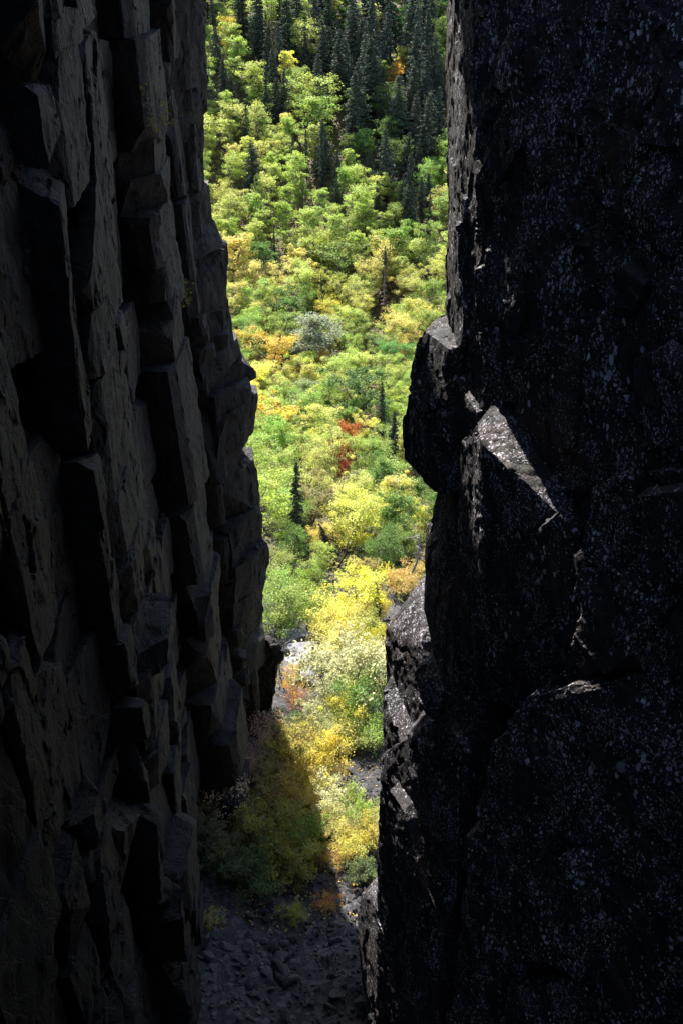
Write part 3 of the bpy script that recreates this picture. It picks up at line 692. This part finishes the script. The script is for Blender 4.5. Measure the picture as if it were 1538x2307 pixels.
# the rest of the canopy, coloured by where it grows
ZONES = [  # px, py, reach, colour, weight
 (500, 230, 70, LIME), (560, 240, 80, LIME), (540, 310, 100, YGREEN), (480, 330, 50, (.5, .42, .08)), (620, 300, 70, LIME), (500, 400, 60, LIME), (490, 390, 30, GREEN), (740, 240, 60, MGREEN), (790, 300, 60, (.11, .18, .03)),
 (830, 250, 70, DGREEN), (900, 300, 70, (.12, .19, .03)), (960, 300, 60, GREEN), (920, 240, 60, (.11, .18, .03)), (870, 340, 50, DGREEN), (990, 300, 30, YGREEN), (960, 390, 60, MGREEN), (1015, 390, 25, GOLD), (700, 380, 80, LIME), (740, 400, 40, GOLD),
 (820, 400, 70, LIME), (600, 390, 80, YGREEN), (560, 350, 60, YGREEN), (640, 460, 90, (.36, .46, .06)), (540, 470, 60, YGREEN), (760, 470, 90, LIME), (860, 470, 60, LIME), (900, 540, 60, MGREEN), (840, 520, 60, YGREEN),
 (980, 450, 50, (.36, .38, .09)), (700, 540, 90, LIME), (600, 490, 70, LIME), (760, 600, 70, (.42, .44, .07)), (820, 620, 60, GOLD), (700, 640, 60, YGREEN), (920, 610, 60, (.50, .44, .08)), (970, 600, 50, YGREEN),
 (960, 680, 60, MGREEN), (800, 690, 70, (.62, .54, .07)), (860, 700, 70, YELLOW), (920, 720, 60, GOLD), (850, 760, 60, (.30, .34, .08)), (760, 800, 50, LIME), (820, 820, 60, LIME), (560, 650, 60, GOLD), (560, 780, 50, MGREEN),
 (880, 860, 60, LIME), (900, 900, 50, LIME), (640, 860, 70, YGREEN), (590, 880, 50, YELLOW), (880, 1000, 60, MGREEN), (600, 1000, 60, LIME), (680, 1040, 60, YGREEN), (740, 1110, 60, YGREEN), (690, 1130, 60, OLIVE), (640, 1110, 60, LIME),
 (890, 1120, 60, GREEN), (830, 1130, 60, YGREEN), (660, 1200, 60, GREEN), (960, 1260, 60, MGREEN)]
def colour_name(c):
    r_, g_, b_ = c[:3]
    if r_ > g_ * 1.25: return 'golden-orange'
    if r_ > g_ * 1.02: return 'golden-yellow'
    if r_ > g_ * .86: return 'yellow-green'
    if g_ > .36: return 'lime-green'
    if g_ > .28: return 'mid-green'
    return 'dark green'
MARKS = [(p[0], p[1], on_ground(p[0], p[1], 3.0), p[2]) for p in [
 (655, 150, 'the pure yellow birch'), (510, 70, 'the tall orange-tinged birch'), (572, 170, 'the round light green birch'), (888, 160, 'the small orange-gold birch'), (690, 215, 'the broad birch edging the spruces'),
 (720, 260, 'the wide mid-green birch'), (800, 230, 'the rounded dark green maple'), (600, 580, 'the dark tree wrapped in gold'), (545, 570, 'the large golden birch by the cliff'), (705, 745, 'the grey willow'),
 (605, 790, 'the rich yellow birch'), (715, 815, 'the orange-gold birch below the willow'), (895, 800, 'the nose of the eastern cliff'), (800, 880, 'the broad deep green maple'), (625, 940, 'the large golden-yellow birch'),
 (762, 1042, 'the scarlet shrub'), (668, 1080, 'the pointed spruce'), (780, 1170, 'the large bright yellow birch'), (866, 645, 'the dead brown spruce'), (600, 530, 'the thin grey snag'), (964, 655, 'the bare snag by the cliff'),
 (724, 635, 'the small valley spruce'), (950, 548, 'the blue-grey boulder'), (985, 14, 'the pale rock outcrop'), (470, 300, 'the western cliff edge'), (490, 450, 'the ledge of the western cliff'), (1010, 300, 'the eastern cliff edge'),
 (822, 315, 'the tall birch with a spire beside it'), (920, 420, 'the spruce cluster by the eastern cliff'), (725, 335, 'the spruce spires in mid canopy')]]
def place_words(x, y, px, py):
    m = min(MARKS, key=lambda q_: (q_[0] - px) ** 2 + (q_[1] - py) ** 2)
    dx, dy = x - m[2][0], y - m[2][1]
    rel = 'beside' if abs(dy) < 2.5 else ('uphill of' if (dy > 0) == (y > 92) else 'downhill of')
    if math.hypot(dx, dy) > 11: rel = 'well ' + rel if rel != 'beside' else 'level with'
    return rel + ' ' + m[3]
for px, py, w in SPIRES:
    x, y = on_ground(px, py, 3.5)
    sp(px, py + 14, w * 1.25, f"{'slender' if w < 16 else 'sturdy'} dark spruce spire {place_words(x, y, px, py)}", ratio=4.6, group='spires scattered in the birch canopy')
for k, (px, py, w) in enumerate(STAND):
    if k % 6 == 2: continue
    x, y = on_ground(px, py, 5)
    sp(px, py, w * 1.4, f"{'big dense' if w > 35 else ('dense' if w > 27 else 'small dense')} {'grey-green' if k % 3 == 0 else 'dark'} spruce {place_words(x, y, px, py)}", col=SPR if k % 3 else SPRG, ratio=3.2, group='spruces of the upper stand')
cand = [(pr.uniform(395, 1090), pr.uniform(-40, 1150)) for _ in range(5200)]
cand.sort(key=lambda c: -c[1])
nfill = 0
for px, py in cand:
    lo_ = np.interp(py, [p_[1] for p_ in SILH_W], [p_[0] for p_ in SILH_W]); hi_ = np.interp(py, [0, 600, 700, 760, 920, 1035, 1110, 1200], [1030, 1025, 1005, 950, 915, 910, 985, 965])
    if px < lo_ - 38 or px > hi_ + 38: continue          # the cliffs hide what stands further out
    H = pr.uniform(4.8, 8.2) if py < 760 else pr.uniform(4.2, 6.4)
    x, y = on_ground(px, py, H * .6)
    if y > 232 or y < 54: continue
    wm = H * pr.uniform(.56, .78)
    conif = 0.0
    if py < 190: conif = .32
    elif px > 700 and py < 380: conif = .45
    elif px > 850 and py < 480: conif = .32
    elif py < 230: conif = .3
    elif py < 440: conif = .05
    if not free(x, y, wm * .75): continue
    if pr.random() < conif:
        Hs = pr.uniform(5.0, 12.5)
        placed.append((x, y, wm * .8))
        sz = 'tall' if Hs > 10.3 else ('middling' if Hs > 8.6 else 'short')
        pale = pr.random() < .35
        plant(None, 'spruce_tree', SPRUCE[pr.randrange(5)], x, y, Hs, 9.0, SPRG if pale else SPR, f"{sz} {'grey-green' if pale else 'dark'} spruce {place_words(x, y, px, py)}", 'tree', 'spruces of the upper stand', pr.uniform(.85, 1.4), 'needle', 'dark_bark', tilt=(pr.uniform(-.05, .05), pr.uniform(-.05, .05)))
        continue
    best = min(ZONES, key=lambda q_: ((q_[0] - px) ** 2 + (q_[1] - py) ** 2) / q_[2] ** 2 * pr.uniform(.6, 1.5))
    col = best[3]
    if pr.random() < .26: col = pr.choice([GOLD, YGREEN, LIME, LIME, MGREEN, YGREEN])
    placed.append((x, y, wm * .75)); nfill += 1
    cn = colour_name(col)
    sz = ('tall ' if H > 7.2 else ('small ' if H < 6.2 else '')) + ('broad' if wm / H > .72 else ('slim' if wm / H < .66 else 'full'))
    bank = MID if y < 118 else TREES
    plant(None, 'birch_tree', bank[pr.randrange(len(bank))], x, y, H, 7.0, col, f'{sz} {cn} birch {place_words(x, y, px, py)}', 'tree', f'{cn} birches of the valley', wm / H * 7.0 / 4.0)

# ------------------------------------------------------------------ shrubs of the gully; leaf colour of shaded ones darkened to deepen the shade
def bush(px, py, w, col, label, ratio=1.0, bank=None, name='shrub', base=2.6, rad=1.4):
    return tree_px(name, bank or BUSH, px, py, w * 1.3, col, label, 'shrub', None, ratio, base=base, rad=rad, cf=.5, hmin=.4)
bush(725, 1425, 60, GOLD, 'small golden shrub on the edge of the pale rock slabs')
bush(790, 1450, 75, (.60, .52, .10), 'golden shrub just above the silvery pale one')
bush(840, 1455, 60, (.60, .52, .06), 'yellow shrub squeezed between the pale shrub and the east ledge')
bush(770, 1530, 150, PALE, 'large silvery pale-leaved shrub in full sun in the gully', .95)
bush(660, 1530, 50, (.58, .38, .08), 'sparse golden sapling below the pale slabs', 1.2, THIN)
bush(665, 1580, 45, (.50, .20, .05), 'low orange-brown shrub in the last sun by the western crags', .9, THIN)
bush(830, 1590, 90, GREEN, 'bright green leafy shrub against the eastern cliff in the gully', 1.2)
bush(775, 1610, 75, (.58, .46, .07), 'orange-gold shrub in front of the silvery pale one', 1.2)
bush(715, 1620, 75, (.42, .46, .20), 'pale green shrub at the shadow edge in the gully')
bush(835, 1660, 60, MGREEN, 'small green shrub above the bare dark stems', 1.0)
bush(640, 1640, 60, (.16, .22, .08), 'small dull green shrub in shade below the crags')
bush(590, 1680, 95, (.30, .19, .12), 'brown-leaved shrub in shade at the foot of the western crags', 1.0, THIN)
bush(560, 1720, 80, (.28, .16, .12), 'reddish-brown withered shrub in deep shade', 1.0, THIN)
bush(650, 1700, 95, (.34, .27, .06), 'golden-olive shrub half in shadow', 1.1)
bush(720, 1720, 85, (.62, .54, .08), 'sunlit yellow shrub along the edge of the shade', 1.1)
bush(680, 1760, 80, (.46, .37, .06), 'golden shrub just inside the shade', 1.0)
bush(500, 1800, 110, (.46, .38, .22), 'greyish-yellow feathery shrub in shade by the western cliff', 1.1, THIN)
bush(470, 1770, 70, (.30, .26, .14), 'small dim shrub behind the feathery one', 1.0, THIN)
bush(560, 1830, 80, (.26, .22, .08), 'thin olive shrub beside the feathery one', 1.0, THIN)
bush(645, 1820, 75, (.34, .23, .04), 'amber shrub in the middle of the shade', 1.0)
bush(760, 1810, 80, PALE, 'pale sunlit shrub over the stony gully bed', .9)
bush(810, 1830, 70, MGREEN, 'green shrub in sun against the lower eastern cliff', 1.1)
bush(825, 1890, 60, (.62, .52, .09), 'golden sunlit shrub hard against the lower eastern cliff', 1.1)
bush(770, 1880, 60, (.58, .50, .14), 'thin yellow shrub above the sunlit boulders', .9, THIN)
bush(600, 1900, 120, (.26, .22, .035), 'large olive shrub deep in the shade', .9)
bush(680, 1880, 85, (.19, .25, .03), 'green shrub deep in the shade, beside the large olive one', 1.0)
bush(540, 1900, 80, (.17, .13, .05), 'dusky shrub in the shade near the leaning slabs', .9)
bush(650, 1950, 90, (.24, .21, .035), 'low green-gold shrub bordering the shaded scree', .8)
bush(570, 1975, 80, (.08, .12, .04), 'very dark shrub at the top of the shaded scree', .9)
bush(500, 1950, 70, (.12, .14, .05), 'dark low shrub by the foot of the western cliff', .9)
bush(820, 1960, 60, (.14, .19, .06), 'dull green shrub over the boulder by the eastern cliff', .8)
bush(760, 1935, 55, (.50, .30, .05), 'small rust-gold shrub at the tip of the sunlight', .8, THIN)
bush(740, 2030, 45, (.55, .26, .03), 'little orange shrub on the dark scree', .7, THIN)
bush(660, 2065, 45, (.34, .32, .05), 'tiny yellow-green shrub on the dark scree', .7)
bush(410, 2085, 50, (.42, .40, .08), 'small yellow-leaved shrub on the rubble bank', .7, THIN)
bush(480, 2085, 45, (.40, .36, .08), 'small yellowish shrub on the rubble, next to the dark scree', .7, THIN)
bush(380, 2020, 35, (.40, .40, .08), 'tiny yellow shrub beside the leaning slab', .7, THIN)
bush(40, 2090, 90, (.36, .30, .04), 'amber-leaved shrub growing beside the lowest slab of the western cliff', 1.0)
bush(140, 2150, 40, (.40, .24, .04), 'tiny amber sprig among the lowest western slabs', .8, THIN)
bush(725, 1670, 50, (.60, .58, .30), 'small pale shrub behind the bare dark stems', 1.0)
FILL = [(625, 1330, 80, LIME, 'lime shrub pressed to the western cliff above the wide green one'), (680, 1330, 60, MGREEN, 'green shrub in the clearing behind the wide green one'), (760, 1400, 70, YELLOW, 'yellow shrub at the foot of the lemon-yellow birch'), (830, 1420, 60, (.5, .5, .12), 'yellow-green shrub near the silver-grey dead one'), (620, 1270, 60, (.34, .38, .08), 'olive shrub at the cliff side of the clearing'),
 (745, 1480, 70, (.62, .56, .2), 'thin pale-yellow shrub at the upper side of the silvery one'), (820, 1510, 70, (.6, .58, .24), 'pale shrub between the silvery one and the east ledge'), (800, 1560, 70, (.38, .44, .14), 'sage-green shrub under the silvery one'),
 (845, 1540, 45, YELLOW, 'small yellow shrub hard by the sunlit east ledge'), (740, 1570, 60, (.55, .54, .25), 'pale sprawling shrub by the shadow line'), (745, 1660, 60, (.5, .5, .2), 'pale green-gold shrub behind the orange-gold one'),
 (690, 1660, 70, (.46, .42, .12), 'yellow-olive shrub astride the shadow line'), (790, 1660, 60, (.40, .42, .10), 'green-gold shrub above the bare forked stem'), (620, 1720, 70, (.34, .24, .08), 'russet shrub in shade under the crags'),
 (700, 1790, 60, (.56, .48, .1), 'yellow shrub catching the edge of the sunlight'), (745, 1760, 45, (.6, .54, .2), 'pale low shrub beside the stony bed'), (735, 1850, 60, (.56, .5, .16), 'pale gold shrub at the shadow line, low in the gully'),
 (800, 1870, 60, (.5, .5, .2), 'pale green shrub below the sunlit green one'), (790, 1915, 55, (.6, .5, .1), 'gold shrub just above the big pale boulder'), (700, 1930, 60, (.3, .24, .05), 'amber shrub at the foot of the shaded thicket'),
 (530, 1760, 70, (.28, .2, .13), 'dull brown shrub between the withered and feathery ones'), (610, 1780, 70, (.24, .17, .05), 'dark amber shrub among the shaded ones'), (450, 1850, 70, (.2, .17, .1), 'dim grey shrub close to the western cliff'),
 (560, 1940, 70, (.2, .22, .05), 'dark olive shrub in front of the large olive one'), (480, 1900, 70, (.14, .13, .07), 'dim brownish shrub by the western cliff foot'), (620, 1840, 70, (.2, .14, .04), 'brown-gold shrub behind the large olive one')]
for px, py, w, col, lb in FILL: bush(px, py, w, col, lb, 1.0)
# shrubs rooted in cracks of the western wall
def wall_shrub(px, py, Y, H, col, label, bank, k=0):
    x, y, z = at_depth(px, py, Y)
    plant(None, 'wall_shrub', bank[k], x, y, H, 2.6, col, label, 'shrub', None, 1.0, z=z, tilt=(0, R(40)))
wall_shrub(378, 300, 24.0, 1.0, (.26, .22, .03), 'yellowish shrub rooted high in a crack of the western cliff', SPRIG, 0)
wall_shrub(420, 685, 28.0, .7, (.36, .32, .04), 'small yellow tuft rooted in the western cliff below the higher shrub', SPRIG, 0)

# bare stems and fallen wood
def stick(px0, py0, h0, px1, py1, h1, r0, label, name='dead_tree', wood='dead_wood', nb=5, seed=0):
    rr = random.Random(seed)
    a = on_ground(px0, py0, h0); p0 = Vector((a[0], a[1], float(ground(*a)) - .15))
    e = at_depth(px1, py1, a[1] + rr.uniform(-.4, .4)); p1 = Vector(e)
    v, f = [], []
    m = p0.lerp(p1, .5) + Vector((rr.uniform(-.1, .1), 0, 0)) * (p1 - p0).length
    tube(v, f, [p0, p0.lerp(m, .5), m, m.lerp(p1, .6), p1], [r0, r0 * .9, r0 * .75, r0 * .5, r0 * .2], 8)
    for k in range(nb):
        t = rr.uniform(.35, .95); q_ = p0.lerp(p1, t); d = Vector((rr.uniform(-1, 1), rr.uniform(-1, 1), rr.uniform(-.1, .7))) * (p1 - p0).length * .2
        tube(v, f, [q_, q_ + d * .6, q_ + d + Vector((0, 0, .05))], [r0 * .35, r0 * .22, r0 * .06], 5)
    tag(link(name, mesh_np(name, [tuple(p) for p in v], f), None, MAT[wood]), label, 'dead tree')
stick(905, 1335, 0, 948, 1190, 0, .10, 'leaning bare grey trunk beside the orange shrub and eastern cliff', seed=1)
stick(755, 1285, 0, 785, 1215, 0, .08, 'leaning dark bare trunk in the stony clearing', wood='dark_bark', seed=2)
stick(762, 1740, 0, 792, 1700, 0, .05, 'dark bare forked stem in front of the sunlit gully bed', wood='dark_bark', seed=3)
stick(632, 1530, 0, 645, 1440, 0, .05, 'thin pale dead stem beside the pale rock slabs', seed=4, nb=3)
stick(1000 - 165, 1280 + 430, 0, 800, 1690, 0, .035, 'thin bare twig lying across the gully bed by the eastern cliff', wood='dark_bark', seed=5)

# ------------------------------------------------------------------ stones
def stone_mesh(seed, flat=.5, sub=2):
    bm = bmesh.new(); bmesh.ops.create_icosphere(bm, subdivisions=sub, radius=1)
    v = np.array([tuple(p.co) for p in bm.verts]); 
    bm.verts.ensure_lookup_table(); f = np.array([[x.index for x in p.verts] for p in bm.faces]); bm.free()
    r = np.random.RandomState(seed)
    for _ in range(9):                            # cut it with random planes: angular, broken stone
        n = r.normal(size=3); n /= np.linalg.norm(n); d = r.uniform(.42, .75)
        s = v @ n; v = v - np.where(s > d, s - d, 0)[:, None] * n
    v = v * np.array([1, r.uniform(.6, .95), flat * r.uniform(.7, 1.2)])
    return v, f
MAT['pale'] = rock_material('pale_slab_rock', (.09, .09, .10), (.24, .24, .265), (.36, .36, .37), .3, 9.0, (.16, .14, .12))
SM = [mesh_np('scree_stone', *stone_mesh(k, .5, 3), smooth=False) for k in range(7)]
for m in SM: m.materials.append(MAT['stone'])
PM = [m.copy() for m in SM[:4]]
for m in PM: m.materials.clear(); m.materials.append(MAT['pale'])
sr = random.Random(3)
def put_stone(x, y, size, label, group, name='scree_stone', cat='stone', tilt=.4, pale=False):
    o = bpy.data.objects.new(name, PM[sr.randrange(4)] if pale else SM[sr.randrange(len(SM))]); COL.objects.link(o)
    o.location = (x, y, float(ground(x, y)) + size * .18); o.scale = (size, size * sr.uniform(.7, 1.1), size * sr.uniform(.6, 1))
    o.rotation_euler = (sr.uniform(-tilt, tilt), sr.uniform(-tilt, tilt), sr.uniform(0, 6.28)); tag(o, label, cat, group)
SMARKS = [(*on_ground(p[0], p[1]), p[2]) for p in [(740, 2040, 'the little orange shrub on the scree'), (660, 2085, 'the tiny yellow-green shrub on the scree'), (800, 2180, 'the broad flat boulder'), (765, 2240, 'the rounded boulder'),
  (825, 2060, 'the tooth of the eastern cliff'), (480, 2100, 'the small yellowish shrub on the rubble'), (440, 2290, 'the foot of the lowest western slab'), (410, 2100, 'the small yellow-leaved shrub'), (800, 1965, 'the big pale boulder'),
  (560, 2000, 'the very dark shrub'), (790, 1790, 'the pale block in the gully'), (762, 1740, 'the bare forked stem'), (640, 2250, 'the open middle of the scree'), (700, 1850, 'the shadow edge low in the gully')]]
def stone_words(x, y, size):
    m = min(SMARKS, key=lambda q_: (q_[0] - x) ** 2 + (q_[1] - y) ** 2); d = math.hypot(x - m[0], y - m[1])
    rel = 'close to' if d < .6 else ('downhill of' if y > m[1] else 'uphill of')
    return ('large' if size > .27 else ('middling' if size > .18 else 'small')), rel + ' ' + m[2]
n = 0
while n < 90:
    px, py = sr.uniform(430, 850), sr.uniform(2000, 2330)
    x, y = on_ground(px, py); n += 1
    sz = sr.uniform(.10, .30) * (1.6 if sr.random() < .12 else 1); a_, b_ = stone_words(x, y, sz)
    put_stone(x, y, sz, f'{a_} angular grey stone {b_}', 'stones on the shaded scree')
for n in range(26):
    x, y = on_ground(sr.uniform(440, 640), sr.uniform(1960, 2200))
    sz = sr.uniform(.15, .38); a_, b_ = stone_words(x, y, sz)
    put_stone(x, y, sz, f'{a_} broken rubble stone {b_}', 'stones of the rubble bank')
for n in range(34):
    x, y = on_ground(sr.uniform(640, 850), sr.uniform(1690, 1960))
    sz = sr.uniform(.12, .35); a_, b_ = stone_words(x, y, sz)
    put_stone(x, y, sz, f'{a_} gully stone among shrubs {b_}', 'stones in the sunlit gully')
for (px, py, sz, lb) in [(800, 1965, .75, 'big pale boulder at the tip of the sunlight under a dull green shrub'), (765, 2240, .38, 'rounded boulder on the shaded scree beside the eastern cliff'),
                         (800, 2180, .42, 'broad flat boulder leaning on the foot of the eastern cliff'), (790, 1790, .55, 'pale block in the stony gully below the bare forked stem')]:
    x, y = on_ground(px, py); put_stone(x, y, sz, lb, None, 'boulder', 'boulder')
for (px, py, sz, lb) in [(668, 1445, 1.4, 'pale rock slab in sun below the wide green shrub'), (678, 1478, 1.3, 'pale broad slab just below the small golden shrub'), (700, 1525, 1.0, 'pale slab beside the silvery shrub'), (695, 1495, 1.1, 'pale tilted rock slab beside the golden shrub'), (655, 1505, 1.1, 'pale rock slab against the western crags'),
                         (770, 1425, 1.0, 'pale rock slab under the lemon-yellow birch'), (680, 1540, .8, 'grey slab at the lower end of the pale slabs'), (690, 1300, 1.1, 'grey slab in the stony clearing'),
                         (645, 1290, 1.0, 'grey slab in the clearing beside the western cliff'), (720, 1325, .9, 'grey slab under the slender sapling'), (950, 548, 2.0, 'dark blue-grey boulder among birches near the eastern cliff'),
                         (985, 14, 4.5, 'pale sunlit rock outcrop showing between spruces at the top of the slope')]:
    x, y = on_ground(px, py); put_stone(x, y, sz, lb, None, 'rock_slab', 'rock', .25, lb.startswith('pale'))
# small rubble, too much to count
def scatter(name, n, boxes, smin, smax, seed, mat):
    r = np.random.RandomState(seed); V = []; F = []; base = 0
    protos = [stone_mesh(50 + k, .55, 1) for k in range(8)]
    for k in range(n):
        bx = boxes[r.randint(len(boxes))]
        x, y = r.uniform(bx[0], bx[1]), r.uniform(bx[2], bx[3])
        v, f = protos[r.randint(8)]
        s = smin + (smax - smin) * r.random_sample() ** 3
        a, t = r.uniform(0, 6.28), r.uniform(-.5, .5)
        ca, sa, ct, st = math.cos(a), math.sin(a), math.cos(t), math.sin(t)
        M = np.array([[ca, -sa, 0], [sa, ca, 0], [0, 0, 1]]) @ np.array([[1, 0, 0], [0, ct, -st], [0, st, ct]])
        V.append(v * s @ M.T + np.array([x, y, 0])); F.append(f + base); base += len(v)
    V = np.concatenate(V); cent = V[:, :2].copy()
    q_ = np.stack([V[:, 0], V[:, 1], ground(V[:, 0], V[:, 1])], 1)
    V[:, 2] += q_[:, 2] + .22 * fbm(q_ * 1.1, 3, 4) + .10 * facets(q_ * 1.7, 60) + .02
    o = link(name, mesh_np(name, V, np.concatenate(F), False), None, mat); o['kind'] = 'stuff'; return o
tag(scatter('gravel', 12500, [(-5, 2.2, 12, 24), (-5, 2.2, 12, 24), (-4, 2.4, 22, 34), (-4, 3, 32, 46), (-6, 4, 44, 62)], .02, .13, 9, MAT['stone']), 'loose grey rubble covering the gully bed', 'rubble')

# low growth between the trees
r = np.random.RandomState(77); n = 110000
yy = 48 + 180 * r.random_sample(n) ** .8; xx = (r.random_sample(n) * 2 - 1) * (.24 * yy + 4)
P = np.stack([xx, yy, ground(xx, yy) + r.gamma(2.0, .22, n)], 1)
t = r.uniform(0, 1, (n, 3)); t[:, 1] = np.clip(.5 + .5 * fbm(P * .5, 5, 3), 0, 1)
u = link('undergrowth', leaves(P, .27, 78, .8, t), None, MAT['leaf']); u.color = (.20, .20, .045, 1)
tag(u, 'low leafy growth covering the forest floor between the trees', 'undergrowth', kind='stuff')
n = 5000
yy = 20 + 36 * r.random_sample(n); xx = -3.5 + 6 * r.random_sample(n)
P = np.stack([xx, yy, ground(xx, yy) + .05 + .06 * r.random_sample(n)], 1)
u = link('leaf_litter', leaves(P, .08, 79, 1.5), None, MAT['leaf']); u.color = (.42, .28, .06, 1)
tag(u, 'fallen yellow and brown leaves strewn over the gully stones', 'leaf litter', kind='stuff')
print('COUNTS', COUNT, 'fill', nfill, 'rock tris', NTRI)
